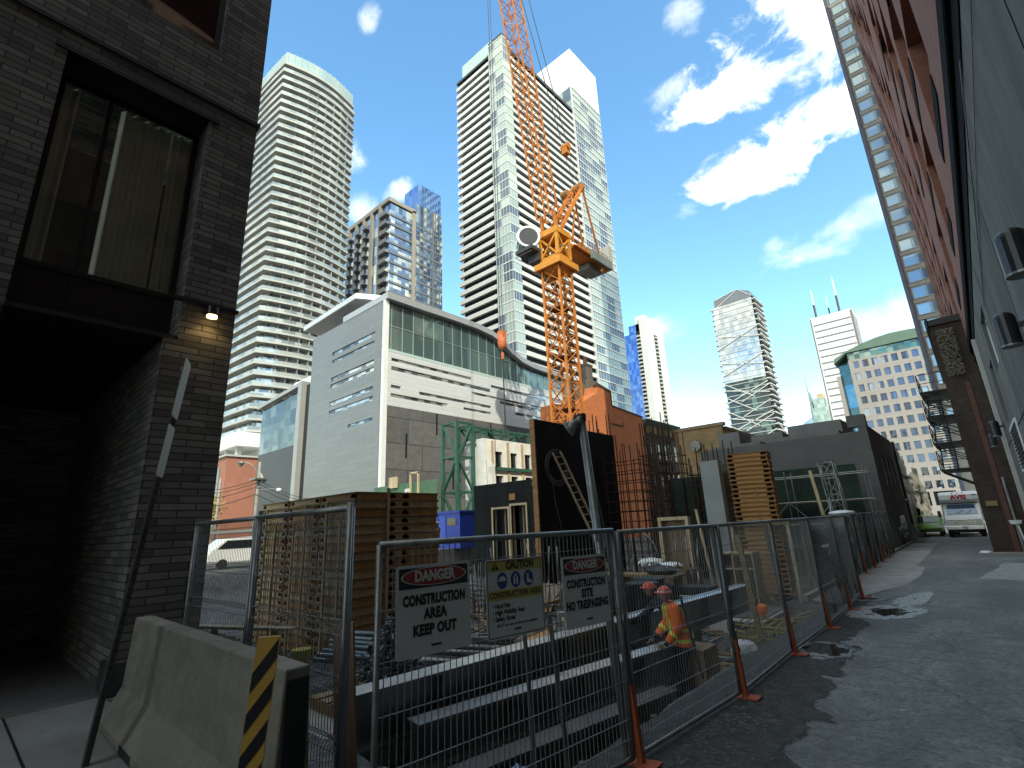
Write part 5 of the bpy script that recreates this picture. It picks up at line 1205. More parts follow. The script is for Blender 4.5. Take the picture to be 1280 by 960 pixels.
# --- left gap: trestle, plank, yellow tool
tr=thing('trestle','sawhorse with a pale plank in the gap by the dark building','trestle',(-13.4,5.3,-1)); mk('plank',B().obox((-14.6,4.5,.08),(-11.7,5.6,.10),.26,.06),M['pale_timber'],tr)
for x,y in((-13.9,4.75),(-12.2,5.4)): mk('leg',B().obox((x,y,.05),(x-.3,y-.3,-1),.08).obox((x,y,.05),(x+.35,y+.2,-1),.08),M['timber'],tr)
one('plank_stack',B().box(-14.8,4.7,-1,-12.8,5.2,-.55).box(-14.6,4.66,-.54,-12.6,5.0,-.46),M['pale_timber'],'short stack of pale planks under the trestle','planks')
one('tool_bucket',B().tube((-11.3,5.6,-.6),(-11.3,5.6,-.25),.15,14,.2),M['yellow_net'],'yellow bucket before the tall tray stack','bucket')
q=B()
for k in range(9): q.box(-16.5+k*.35,9.9,-1,-16.3+k*.35,10.1,.9)
b=B()
for k in range(14): b.tube((-19+k*.25,6.0+.05*(k%3),-.6),(-18.6+k*.25,4.2,-.2),.03,6)
one('rebar_mat',b,M['galv'],'loose grey bars piled in the gap by the dark building','bars')
one('low_wall',B().box(-40,3.4,-.2,-22,3.7,1.2),mat('brown_wall',(.11,.075,.065),.9,0,.2,1,.2),'low brown wall across the street gap','wall')
# --- rebar cages
def cage(x0,x1,y0,y1,z0,z1,nx_,ny_,nz_,r,lab,mt,extra=1.2,seed=0):
    rnd=random.Random(seed); t=thing('rebar_cage',lab,'rebar cage',(x0,y0,z0),'rebar cages on the site'); b=B()
    pts=[(x0+(x1-x0)*i/nx_,y) for i in range(nx_+1) for y in(y0,y1)]+[(x,y0+(y1-y0)*i/ny_) for i in range(1,ny_) for x in(x0,x1)]
    for x,y in pts:
        tx=rnd.uniform(-.12,.12); b.tube((x,y,z0),(x+tx,y,z1+rnd.uniform(0,extra)),r,5)
    mk('upright_bars',b,mt,t); b=B()
    for k in range(nz_):
        z=z0+(z1-z0)*(k+.5)/nz_; e=.1
        for p,q in(((x0-e,y0,z),(x1+e,y0,z)),((x1,y0-e,z),(x1,y1+e,z)),((x1+e,y1,z),(x0-e,y1,z)),((x0,y1,z),(x0,y0,z))): b.tube(p,q,r*.8,5)
    mk('ties',b,mt,t); return t
RB=M['rebar']
cage(-16.6,-13.6,25.6,27.2,-1,5.6,7,3,12,.03,'tall dark rebar cage right of the black formwork wall',RB,1.4,1)
cage(-12.9,-11.9,24.6,25.6,-1,5.6,3,3,14,.03,'narrow tall rebar column cage between wall and dark screens',RB,1.6,2)
cage(-15.5,-14.2,30.2,31.2,-1,7.2,4,3,12,.035,'rebar column cage in front of the orange brick building',RB,1.8,3)
cage(-14.6,-12.6,28.4,29.6,-1,6.0,5,3,13,.032,'rusty rebar cage tangled behind the narrow column cage',M['rust'],1.5,9)
cage(-11.4,-9.2,26.8,27.4,-1,4.6,9,2,9,.03,'wide rebar wall cage behind the grey concrete column',RB,1.5,4)
cage(-21.5,-20.2,33.0,34.0,-1,8.2,4,3,8,.04,'distant rebar starter cage by the crane mast',RB,2.2,5)
q=B()
for k in range(6): q.box(-13.2+k*.8,28.0,-1,-13.1+k*.8,28.1,4.2)
sn=thing('screen_wall','black netted screen wall behind the rebar cages','screen',(-13,28,-1)); mk('net',B().box(-13.4,28.2,-1,-8.2,28.25,4.3),M['net'],sn); mk('posts',q,M['rebar'],sn)
one('arch_hoop',B().path([(-12.6+1.1*math.cos(a),22.5,.3+1.3*math.sin(a)) for a in [math.pi*i/12 for i in range(13)]],.04,6),M['galv'],'pale arched hoop in front of the rebar cages','hoop')
fr=thing('door_frame','brown timber box frame standing by the rebar cages','frame',(-11,22.3,-1)); mk('frame',B().box(-11.2,22.2,-1,-11.05,22.5,2.0).box(-9.9,22.2,-1,-9.75,22.5,2.0).box(-11.2,22.2,2.002,-9.75,22.5,2.15),M['pale_timber'],fr); mk('back',B().box(-11.04,22.45,-1,-9.91,22.5,2.0),M['plywood'],fr)
for i,(x,y,l) in enumerate(((-17.5,15.5,'low pale rebar cage between the tray stack and the black wall'),(-14.5,13.0,'low rebar cage lying behind the caution sign'),(-12.0,18.8,'low rebar cage before the foot of the black wall'))):
    cage(x,x+2.4,y,y+1.0,-1,-.1,10,3,5,.022,l,M['rust'] if i else M['galv'],.7,20+i)
one('formwork_sheet',B().obox((-13.6,15.4,-.9),(-13.6,16.6,-.2),2.2,.05),M['plywood'],'tilted brown formwork sheet behind the caution sign','sheet')
# --- scaffold in front of the dark grey building
sf=thing('scaffold','grey tube scaffold with dark netting before the dark grey building','scaffold',(-9,28,-1)); b=B()
for x in(-9.6,-7.4,-5.4,-3.9+.0):
    for y in(29.6,30.9): b.tube((x,y,-1),(x,y,4.2),.03,6)
for z in(.4,1.5,2.6,3.9):
    for y in(29.6,30.9): b.tube((-9.7,y,z),(-3.8,y,z),.028,6)
for a,c in((-9.6,-7.4),(-7.4,-5.4)): b.tube((a,29.58,.4),(c,29.58,2.6),.025,6).tube((a,29.58,2.6),(c,29.58,.4),.025,6)
mk('tubes',b,M['galv'],sf); mk('netting',B().box(-9.7,31.2,-.5,-4.4,31.24,4.4),M['net'],sf)
for z in(1.45,2.55): mk('boards',B().box(-9.6,29.7,z,-4,30.8,z+.04),M['timber'],sf)
lt2=thing('scaffold_tower','narrow pale ladder tower at the end of the scaffold','scaffold',(-5,28.5,-1)); mk('frame',B().lattice((-4.9,28.6,-1),(-5.2,28.6,4.4),.6,7,.05,.03,cross=False),M['galv'],lt2)
one('timber_prop',B().obox((-5.3,27.6,-.8),(-5.75,27.6,4.0),.13,.13),M['pale_timber'],'tall pale timber post standing before the scaffold','prop')
one('wrapped_load',B().ball((-3.95,22.7,2.0),.42,.9,.1,14,8,.05),M['tarp'],'flat white wrapped bundle laid over the screened fence top','bundle')
one('wrapped_load',B().ball((-3.9,19.3,1.0),.2,.5,.07,12,8,.08),M['tarp'],'small white bundle behind the screened fence','bundle')
one('white_sacks',B().ball((-4.6,25.5,.55),.6,.6,.5,14,8,.18),M['tarp'],'pale sack heap seen through the screened fence','sacks')
one('rail_hoop',B().path([(-4.6,24,0),(-4.6,24,1.9),(-4.6,24.5,2.3),(-4.6,26.2,2.3),(-4.6,26.6,1.9),(-4.6,26.6,0)],.03,6),M['galv'],'bent grey guard hoop behind the screened fence','hoop')
# ================================================================ ORANGE CRANE
CR=M['crane'];CY2=M['crane_y']
ck=thing('tower_crane','orange lattice tower crane with steep jib and round cab over the site','crane',(-28.3,39.8,-1))
mk('mast',B().lattice((-28.3,39.8,-1),(-28.3,39.8,28.2),2.2,16,.20,.085,up=(0,1,0),cross=True),CR,ck)
q=B()
for k in range(5):
    z=2+k*5.4; q.box(-29.2,38.9,z,-27.4,40.7,z+.08)
q.obox((-27.75,40.2,-1),(-27.75,40.2,27),.35,.06)
for k in range(60): q.box(-27.95,40.18,k*.45,-27.55,40.22,k*.45+.04)
mk('ladder',q,M['rust'],ck)
mk('slewing_ring',B().box(-29.75,38.35,27.402,-26.85,41.25,28.1).box(-29.5,38.6,28.102,-27.1,41.0,28.6).box(-30.0,38.1,27.3,-29.752,41.5,28.0).box(-26.848,38.1,27.3,-26.6,41.5,28.0).box(-29.75,38.1,27.3,-26.85,38.348,28.0).box(-29.75,41.252,27.3,-26.85,41.5,28.0),CY2,ck)
mk('turret',B().lattice((-28.3,39.8,28.6),(-28.3,39.8,31.2),2.2,1,.3,.2,up=(0,1,0),cross=True).box(-29.6,38.5,31.2,-27.0,41.1,31.9),CY2,ck)
PV=Vector((-28.2,39.0,31.8)); TIP=Vector((-27.6,30.2,81.0))
jb_=mk('jib',B().lattice(PV+(TIP-PV)*.03,TIP,1.75,30,.14,.065,up=(1,0,0)),CR,ck)
mk('jib_foot',B().obox(PV+Vector((-1,0,-.6)),PV+(TIP-PV)*.04+Vector((-.8,0,0)),.3).obox(PV+Vector((1,0,-.6)),PV+(TIP-PV)*.04+Vector((.8,0,0)),.3),CR,ck)
cbm=mk('cab',B().tube((-31.1,38.4,31.2),(-29.9,37.3,31.2),1.15,18),mat('cab_glass',(.10,.14,.14),.08,.3,.2,1,0,spec=1),ck)
q=B().tube((-29.95,37.35,31.2),(-29.82,37.22,31.2),1.28,20).tube((-31.2,38.5,31.2),(-31.1,38.4,31.2),1.22,20)
for k in range(5): a=2*math.pi*k/5; d=Vector((.74,.67,0)); o_=Vector((.0,0,1.17*math.sin(a)))+Vector((.67,.74,0))*1.17*math.cos(a); q.obox(Vector((-31.1,38.4,31.2))+o_,Vector((-29.9,37.3,31.2))+o_,.09)
mk('cab_frame',q,M['white'],cbm)
mk('cab_window',B().tube((-29.815,37.215,31.2),(-29.79,37.19,31.2),1.02,20),M['glass_dark'],cbm)
mk('cab_floor',B().box(-31.6,37.0,29.55,-29.3,39.2,29.95).box(-30.8,38.2,28.6,-29.3,39.6,29.5),M['dark_steel'],ck)
q=B()
for p,r_2 in(((-31.6,37.0),(-29.3,37.0)),((-31.6,37.0),(-31.6,39.2))):
    for z in(30.4,30.9): q.tube((*p,z-1.2),(*r_2,z-1.2),.035,5)
mk('cab_railing',q,M['galv'],ck)
# machinery deck behind
mk('counter_jib',B().box(-29.6,41.1,30.2,-29.3,48.2,30.7).box(-27.3,41.1,30.2,-27.0,48.2,30.7).box(-29.3,41.2,30.25,-27.3,47.8,30.4).box(-29.6,48.202,30.1,-27.0,48.5,30.8),CR,ck)
q=B()
for y in [41.2+.95*i for i in range(8)]:
    for x in(-29.9,-26.7): q.tube((x,y,30.5),(x,y,31.7),.035,5)
for x in(-29.9,-26.7):
    for z in(31.1,31.7): q.tube((x,41.2,z),(x,48.3,z),.035,5)
q.box(-30.0,41.2,30.42,-29.62,48.2,30.48).box(-26.98,41.2,30.42,-26.6,48.2,30.48)
mk('deck_railing',q,CR,ck)
mk('winch',B().tube((-29.1,43.6,31.3),(-27.4,43.6,31.3),.65,16).box(-29.2,44.6,30.5,-27.4,46.2,31.9),M['timber2'],ck)
mk('machine_house',B().box(-26.6,44.2,29.9,-26.3,48.3,31.0).box(-29.0,45.0,29.4,-27.4,47.5,30.1),mat('machine_grey_green',(.20,.24,.23),.6,.1,.2,1,0),ck)
q=B()
for k in range(4): q.box(-29.8+k*.82,48.3,30.3,-29.03+k*.82,49.1,33.3)
mk('counterweight',q,M['slab_white'],ck)
AP=Vector((-26.9,43.2,38.7))
q=B()
for x in(-1.0,1.0):
    q.obox((-28.2+x,39.6,31.9),AP+Vector((x*.6,0,0)),.42,.3); q.obox((-28.2+x,47.4,30.8),AP+Vector((x*.6,0,0)),.2)
    q.obox((-28.2+x,41.6,31.2),(-27.6+x*.8,42.0,35.2),.15)
q.obox(AP+Vector((-.8,0,0)),AP+Vector((.8,0,0)),.5,.5).obox((-29.0,41.2,34.5),(-26.8,41.2,34.5),.2).obox((-28.9,42,36.4),(-26.7,42,36.4),.18)
q.lattice((-28.2,40.5,33.2),AP+Vector((-.2,-.4,-.6)),1.1,5,.09,.07)
mk('a_frame',q,CR,ck)
mk('sheaves',B().tube(AP+Vector((-.7,.1,.1)),AP+Vector((.5,.1,.1)),.55,14).tube(AP+Vector((-1.6,-.9,-.7)),AP+Vector((-.7,-.9,-.7)),.5,14),M['timber2'],ck)
BLK=Vector((-27.0,41.6,43.2))
mk('luffing_block',B().box(BLK.x-.35,BLK.y-.35,BLK.z-.6,BLK.x+.35,BLK.y+.35,BLK.z+.5).tube(BLK+Vector((-.5,0,.4)),BLK+Vector((.5,0,.4)),.42,12),CR,ck)
q=B()
for o_ in(-.3,.3): q.tube(AP+Vector((o_,0,.3)),BLK+Vector((o_,0,0)),.03,5); q.tube(BLK+Vector((o_,0,.4)),TIP+Vector((o_*2,0,0)),.045,5)
mk('luffing_ropes',q,M['dark_steel'],ck)
HK=Vector((-27.75,30.1,17.0))
hb_=mk('hook_block',B().ball(HK+Vector((0,0,.5)),.42,.38,.75,12,8).box(HK.x-.32,HK.y-.22,HK.z+.7,HK.x+.32,HK.y+.22,HK.z+1.5).tube(HK+Vector((0,0,-.5)),HK+Vector((0,0,-1.1)),.12),mat('hook_orange',(.62,.16,.06),.6,0,.2,3,0),ck)
q=B().tube(HK+Vector((-.15,0,1.4)),TIP+Vector((-.15,-.1,0)),.035,5).tube(HK+Vector((.15,0,1.4)),TIP+Vector((.15,-.1,0)),.035,5)
mk('hoist_ropes',q,M['dark_steel'],ck)
mk('sling_chain',B().tube(HK+Vector((0,0,-1.0)),(HK.x,HK.y,9.0),.06,5),M['black'],hb_)
for ch in ck.children:
    if ch.name.split('.')[0] not in ('mast','ladder','hook_block','hoist_ropes'): ch.location.z+=.8
# ================================================================ ORANGE BRICK BUILDING AND NEIGHBOURS
ob=thing('brick_building','orange painted brick building with stepped gable and chimney','building',(-34,50.6,0))
OB=brick('orange_brick',(.64,.205,.075),(.56,.175,.065),(.48,.18,.09),.5,.14,.012,.85,.2,.25)
mk('wall',B().prism([(45.2,0),(66.5,0),(66.5,16.5),(58.2,17.0),(58.0,18.9),(54.9,19.3),(54.7,18.4),(50.6,16.2),(45.2,15.4)],0,-34,-36),OB,ob)
mk('coping',B().obox((-34.2,66.6,16.6),(-34.2,58.2,17.1),.5,.22).obox((-34.2,58.2,19.02),(-34.2,54.7,19.42),.5,.22).box(-34.4,58.05,17.1,-33.97,58.3,19.0),M['rust'],ob)
GRB=brick('grey_brown_brick',(.20,.17,.14),(.16,.135,.11),(.12,.11,.10),.4,.12)
mk('rear_gable',B().prism([(51,15.8),(62,16),(62,20.3),(56.5,21.2),(52.5,18.6)],0,-36.1,-37.5),GRB,ob)
chm=mk('chimney',B().box(-36.2,56.2,20.5,-37.4,57.6,23.0).box(-36.1,56.1,23.002,-37.5,57.7,23.3),GRB,ob); mk('chimney_pot',B().tube((-36.8,56.9,23.3),(-36.8,56.9,24.4),.3,10),M['rust'],chm)
mk('blind_arch',B().box(-33.98,57.6,14.4,-33.999,60.8,14.7).box(-33.98,60.6,14.702,-33.999,60.8,15.1),M['rust'],ob)
ofb=thing('old_building','dark old brick building with green cornice and hanging ironwork','building',(-34,66.8,0))
mk('wall',B().box(-34.1,66.8,0,-44,77.5,15.4),brick('sooty_brick',(.10,.075,.06),(.07,.055,.045),(.05,.045,.04),.4,.12),ofb)
mk('cornice',B().prism([(-33.4,16.1),(-34.2,15.4),(-44,15.4),(-44,16.3),(-33.3,16.3)],1,66.5,77.9),mat('cornice_green',(.10,.17,.12),.7,0,.3,1,.1),ofb)
for k in range(6): mk('bracket',B().box(-33.6,67.4+k*1.7,14.3,-34.09,68.0+k*1.7,15.38),M['timber'],ofb)
for k in range(5):
    for z in(10.6,6.6): w_=mk('window',B().box(-34.0,67.9+k*1.95,z,-34.09,69.1+k*1.95,z+2.4),mat('painted_sash',(.30,.27,.23),.7) if (k==0 and z>7) else bpy.data.materials['painted_sash'],ofb); mk('pane',B().box(-33.97,68.05+k*1.95,z+.15,-33.995,68.95+k*1.95,z+2.2),M['glass_dark'],w_)
q=B()
for k in range(5): q.box(-32.4,67.5+k*1.9,8.6,-34.05,67.62+k*1.9,8.7); q.obox((-32.4,67.5+k*1.9,8.6),(-34.05,67.5+k*1.9,7.4),.1)
q.box(-32.4,67.3,8.7,-34.05,76,8.78)
for z in(9.2,9.8): q.tube((-32.4,67.3,z),(-32.4,76,z),.05)
mk('iron_balcony',q,M['black'],ofb)
yb=thing('brick_building','yellow brown brick building with a satellite dish beyond the rebar','building',(-21,46,0))
YB=brick('yellow_brown_brick',(.36,.24,.115),(.30,.20,.10),(.22,.17,.11),.5,.14,.012,.9,.25)
mk('wall',B().box(-20.6,47,0,-16.2,47.4,10.2).box(-16.6,47.4,0,-16.2,58,9.9).box(-20.6,47.4,0,-21,58,10),YB,yb); mk('coping',B().box(-20.9,46.9,10.202,-16.0,47.5,10.5).box(-16.7,47.502,9.902,-16.0,58,10.15),M['timber'],yb)
mk('lower_wing',B().box(-16.198,49,0,-14.2,60,9.0),GRB,yb); mk('satellite_dish',B().tube((-18.8,46.6,8.6),(-18.8,46.75,8.62),.5,16),M['galv'],yb)
for k in range(3): mk('window',B().box(-18.19,50+k*2.6,6.4,-18.17,51.4+k*2.6,8.2) if False else B().box(-14.19,50+k*2.8,6,-14.17,51.4+k*2.8,8),M['glass_dark'],yb)
# ================================================================ ARTS CENTRE (white and grey)
PX,PY=-44.15,29.05
pc=thing('arts_centre','pale metal clad arts centre with wavy glass top and cantilever canopy','building',(PX,PY,0))
MET=brick('brushed_metal_cladding',(.23,.235,.23),(.205,.21,.21),(.15,.155,.155),3.2,.62,.018,.45,.08,.15,.5,.5,.3)
WB=brick('white_metal_band',(.74,.76,.76),(.70,.72,.73),(.52,.54,.55),4.0,.5,.02,.35,.05,.12,.5,.5,.15)
slits=[(23.75,23.24,-55.5,-46),(22.69,22.3,-55.4,-46.1),(20.45,19.95,-55.4,-46.1),(19.6,19.1,-55.5,-46.05),(17.4,16.9,-55.5,-46.1),(16.3,15.8,-55.5,-46.1),(13.9,13.55,-51,-46)]
b=B(); wally(b,PY,-60.75,PX-.6,0,27,[(x0,x1,z1,z0) for z0,z1,x0,x1 in slits],.3); mk('wall',b,MET,pc)
GS=panes('slit_panes',[(.12,.14,.15),(.45,.47,.46),(.2,.23,.24),(.6,.62,.6),(.08,.09,.1)],.9,.55,rough=.05,metal=.5)
for z0,z1,x0,x1 in slits: mk('window',B().box(x0,PY+.12,z1,x1,PY+.18,z0),GS,pc)
mk('corner_frame',B().box(PX-.42,PY-.04,0,PX+.04,PY+.5,27.0),M['white'],pc)
# roof edge follows a wave along the right face
RW=[(29.0,27.0),(34,27.0),(39,27.1),(43,27.05),(45.5,26.8),(47.5,26.2),(49.5,25.1),(51.5,24.35),(54,23.95),(58.8,23.8),(64,23.8)]
b=B()
for (y0,z0),(y1,z1) in zip(RW[:-1],RW[1:]): b.prism([(y0,z0),(y1,z1),(y1,z1+.75),(y0,z0+.75)],0,PX+.5,PX-9)
mk('roof',b,mat('roof_grey_metal',(.42,.43,.44),.4,.3,.08,.4,0),pc)
GT=panes('top_glazing',[(.12,.19,.19),(.16,.25,.24),(.10,.16,.17),(.2,.29,.28)],2.1,2.9,29.05+PX*0,21.4,rough=.05,metal=.45,wave=.25)
b=B()
for (y0,z0),(y1,z1) in zip(RW[:-1],RW[1:]): b.prism([(y0,21.3),(y1,21.3),(y1,z1),(y0,z0)],0,PX-.25,PX-.3)
gl_=mk('glazing',b,GT,pc)
b=B(); 
def roofz(y):
    for (y0,z0),(y1,z1) in zip(RW[:-1],RW[1:]):
        if y0<=y<=y1: return z0+(z1-z0)*(y-y0)/(y1-y0)
    return 24
y=30.0
while y<63: b.box(PX-.18,y,21.3,PX-.25,y+.07,roofz(y)); y+=1.5
for (y0,z0),(y1,z1) in zip(RW[:-1],RW[1:]):
    if min(z0,z1)>24.2: b.box(PX-.19,y0,24.1,PX-.25,y1,24.16)
mk('mullions',b,mat('mullion_green_grey',(.34,.40,.39),.4,.2,.1,1,0),gl_)
mk('ledge',B().box(PX+.02,29.55,21.0,PX-.3,64,21.3),mat('pale_glass_ledge',(.48,.60,.58),.2,0,.05,1,0),pc)
bands=[(30,41.9,20.0,20.35),(30,45.3,18.95,19.4),(30,31.3,16.9,17.3),(33.8,45.3,16.8,17.15),(30,38,15.95,16.35),(45.4,62,19.6,20.0),(47,60,17.7,18.1),(42,63,18.2,18.5),(40.5,45.3,16.0,16.3),(50,63,16.6,16.95),(55,63,20.0,20.3)]
b=B(); wallx(b,PX,29.55,64,14.95,21.0,bands,.3); mk('upper_wall',b,WB,pc)
b=B()
for y0,y1,z0,z1 in bands: b.box(PX-.12,y0,z0,PX-.2,y1,z1)
mk('window',b,GS,pc)
mk('lower_wall',B().box(PX-.02,29.55,0,PX-.35,64,14.94),brick('dark_concrete_panel',(.15,.148,.145),(.12,.12,.12),(.065,.065,.065),5.2,2.75,.06,.8,.3,.4,.4,.37),pc)
q=B()
for y,z0,z1 in((36.2,12.4,14.9),(32.0,9.5,12.2),(41.0,9.6,12.2),(38.6,6.4,9.2),(33.8,3.8,6.2),(45,12.2,14.9)): q.box(PX-.015,y,z0,PX-.018,y+.25,z1)
mk('slot',q,M['black'],pc)
mk('back_block',B().box(PX-.4,30,0,-60.7,63.8,23.4).box(PX-6,30,23.4,-60.7,50,26.4).box(-60.72,29.36,0,-60.4,63.8,26.8),M['roof_grey'] if 'roof_grey' in M else bpy.data.materials['roof_grey'],pc)
mk('canopy',B().prism([(-66.6,30.3),(-52.2,30.0),(-49.6,34.5),(-52.5,44),(-66.6,44)],2,30.3,31.0),mat('canopy_metal',(.60,.61,.62),.45,.2,.06,.5,0),pc)
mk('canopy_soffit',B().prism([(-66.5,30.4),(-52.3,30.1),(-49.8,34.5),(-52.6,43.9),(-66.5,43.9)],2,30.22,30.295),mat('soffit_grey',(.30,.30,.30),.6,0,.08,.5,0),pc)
mk('terrace_glass',B().box(-59.5,32,26.8,-50,32.06,29.0),M['glass_mid'],pc); mk('penthouse',B().box(-59,36,26.8,-53,44,30.2),M['glass_dark'],pc)
mk('soffit_light',B().tube((-50.2,32.2,30.16),(-50.2,32.2,30.215),.16,10),emit('soffit_light',(1,.8,.5),6),pc)
gw=thing('glass_wing','dark glass wing of the arts centre in a slanting white frame','building',(-70,29.3,0))
REF=panes('wing_reflective_glass',[(.09,.10,.085),(.15,.155,.13),(.11,.12,.10),(.20,.20,.17),(.07,.08,.075)],1.6,1.1,rough=.05,metal=.5,wave=.3)
mk('wall',B().box(-76.5,29.5,0,-63.9,40,13.6),brick('charcoal_panel',(.062,.064,.066),(.055,.057,.06),(.035,.035,.037),2.4,.9,.02,.5,.1,.15),gw)
mk('glazing',B().prism([(-76.5,13.602),(-63.9,13.602),(-63.9,21.0),(-76.5,20.3)],1,29.52,29.6),REF,gw)
q=B().box(-63.9,28.9,0,-62.9,30.2,21.8); q.obox((-77,29.35,20.7),(-63.9,29.35,21.5),.8,.5); mk('white_frame',q,mat('frame_grey_white',(.34,.34,.33),.5,.1,.1,1,0),gw)
mk('dark_reveal',B().box(-62.9,29.6,0,-60.8,33,21.3),M['lamp_black'],gw); mk('upper_block',B().box(-68,31,13.6,-60.8,40,22.0),M['dark_steel'],gw); mk('upper_cap',B().box(-69.5,30.8,22.002,-60.8,40.2,23.2),M['white'],gw)
# ================================================================ CONDO TOWER, LEFT: rounded white balconies
lc=thing('condo_tower','tall rounded condominium with curving white balcony bands, far left','tower',(-92,33,0))
def plan(off,n=26):
    # corner near (-92,32.7), right face bulges out, left face runs to -x
    pts=[]
    for i in range(n+1):
        t=i/n; y=33.2+(50.6-33.2)*t; x=-92.0+1.75*math.sin(math.pi*t)-.3*t; pts.append((x,y))
    left=[]
    for i in range(1,16):
        t=i/15; left.append((-92-33*t,33.2-(1.3*math.sin(math.pi*t))*1.0+.7*t))
    poly=left[::-1]+pts+[(-99,51.2),(-125,51.2)]
    # inset
    c=Vector((-106,45)); out=[]
    m=len(poly)
    for i in range(m):
        a=Vector(poly[i-1]);b_=Vector(poly[i]);d=Vector(poly[(i+1)%m])
        e1=(b_-a).normalized();e2=(d-b_).normalized(); n1_=Vector((e1.y,-e1.x));n2_=Vector((e2.y,-e2.x)); nn=(n1_+n2_)
        nn=nn/max(.3,nn.length_squared)*2 if nn.length>1e-4 else n1_
        out.append(tuple(b_-nn*off))
    return out
P0=plan(0);P1=plan(1.25);P2=plan(.06)
GL2=panes('condo_panes',[(.30,.34,.36),(.48,.50,.49),(.22,.26,.30),(.38,.43,.45),(.58,.58,.54),(.16,.19,.22)],1.0,2.1,0,-1.1,rough=.06,metal=.45)
mk('glazing',B().prism(P1,2,19,101),GL2,lc)
ZF=[20+2.1*k for k in range(39)]
def rail_strip(poly,z0,z1,th=.05):
    b=B(); n=len(poly)
    for i in range(n-3): 
        (x0,y0),(x1,y1)=poly[i],poly[i+1]; b.quad((x0,y0,z0),(x1,y1,z0),(x1,y1,z1),(x0,y0,z1))
    return b
RG=panes('railing_glass',[(.30,.34,.34),(.38,.42,.41),(.24,.28,.29),(.46,.49,.47)],1.35,9,rough=.12,metal=.2,spec=.6)
for k,z in enumerate(ZF):
    s_=mk('balcony',B().prism(P0,2,z,z+.36),M['slab_white'],lc)
    mk('railing',rail_strip(P2,z+.36,z+1.0),RG,s_)
PART=mat('partition_grey',(.42,.42,.40),.7)
q=B(); poly=P0; pin=P1
for i in range(17,40,3): q.obox((poly[i][0],poly[i][1],60),(pin[i][0],pin[i][1],60),.12,.1) if False else q.add([(poly[i][0]*.97+pin[i][0]*.03,poly[i][1]*.97+pin[i][1]*.03,20.5),(pin[i][0],pin[i][1],20.5),(pin[i][0],pin[i][1],99),(poly[i][0]*.97+pin[i][0]*.03,poly[i][1]*.97+pin[i][1]*.03,99)],[(0,1,2,3)])
mk('partitions',q,PART,lc)
mk('roof',B().prism(plan(.2),2,102,102.6),M['slab_white'],lc); mk('crown_glass',rail_strip(plan(.5),102.6,105.6),mat('crown_glass',(.34,.46,.45),.15,.2,.08,.2,0,spec=.9),lc); mk('penthouse',B().prism(plan(4),2,102.6,104.8),M['glass_mid'],lc)
q=B(); pp_=plan(.46)
for i in range(0,42,2): q.obox((*pp_[i],102.6),(*pp_[i],105.7),.12)
mk('crown_posts',q,M['slab_white'],lc)
mk('podium',B().box(-126,31.2,17.2,-90.5,54,19.6).box(-124,36,9,-94,54,17.2),M['white'],lc)
for k in range(5): mk('column',B().box(-92.6-k*5,31.8,9,-91.8-k*5,32.6,17.2),M['slab_white'],lc)
# red brown building under the condo with tree, pole and lamps in the street
rbx=thing('street_building','terracotta clad street building with one tall dark window','building',(-88,27.5,0))
mk('wall',B().box(-110,28.5,0,-86.0,40,14.6),mat('terracotta_panel',(.36,.15,.10),.8,0,.12,.7,.1),rbx); mk('tall_window',B().box(-89.8,28.44,3,-88.6,28.498,13.2),M['glass_dark'],rbx); mk('roof_edge',B().box(-110.5,28.2,14.602,-85.7,40.2,14.9),M['slab_white'],rbx)
tr_=thing('street_tree','small yellowing street tree before the terracotta building','tree',(-78,24.6,0)); mk('trunk',B().tube((-78,24.6,0),(-78,24.6,4.5),.14,8,.08).tube((-78,24.6,3),(-77.2,24.4,5.6),.06,6,.03).tube((-78,24.6,3.4),(-78.7,24.9,6),.06,6,.03),M['timber'],tr_)
b=B(); rnd=random.Random(4)
for k in range(520):
    c=Vector((-78,24.6,6))+Vector((rnd.gauss(0,.7),rnd.gauss(0,.7),rnd.gauss(0,1.0))); a=Vector((rnd.gauss(0,1),rnd.gauss(0,1),rnd.gauss(0,1))).normalized()*.2; d=a.cross(Vector((rnd.random(),rnd.random(),rnd.random()))).normalized()*.16
    b.quad(c-a,c-d,c+a,c+d)
mk('crown',b,mat('yellowing_leaves',(.30,.22,.04),.8,0,.5,1.5,0),tr_)
def street_lamp(x,y,h,lab,arm):
    t=thing('street_lamp',lab,'street lamp',(x,y,0),'street lamps left of the tray stack'); mk('pole',B().tube((x,y,0),(x,y,h),.19,10,.13),M['concrete'],t,smooth=True)
    q=B(); 
    for k in range(8):
        a0=k/8*math.pi/2;a1=(k+1)/8*math.pi/2; q.tube((x+arm[0]*math.sin(a0),y+arm[1]*math.sin(a0),h-1+1.2*(1-math.cos(a0))*1.0),(x+arm[0]*math.sin(a1),y+arm[1]*math.sin(a1),h-1+1.2*(1-math.cos(a1))),.045,6) if False else q.tube((x+arm[0]*(1-math.cos(a0)),y+arm[1]*(1-math.cos(a0)),h-2+2*math.sin(a0)),(x+arm[0]*(1-math.cos(a1)),y+arm[1]*(1-math.cos(a1)),h-2+2*math.sin(a1)),.05,6)
    mk('arm',q,M['galv'],t); mk('lamp_head',B().ball((x+arm[0]*1.1,y+arm[1]*1.1,h-.08),.42,.3,.2,10,6).ball((x+arm[0]*1.1,y+arm[1]*1.1,h-.25),.25,.22,.2,10,6),M['galv'],t)
    return t
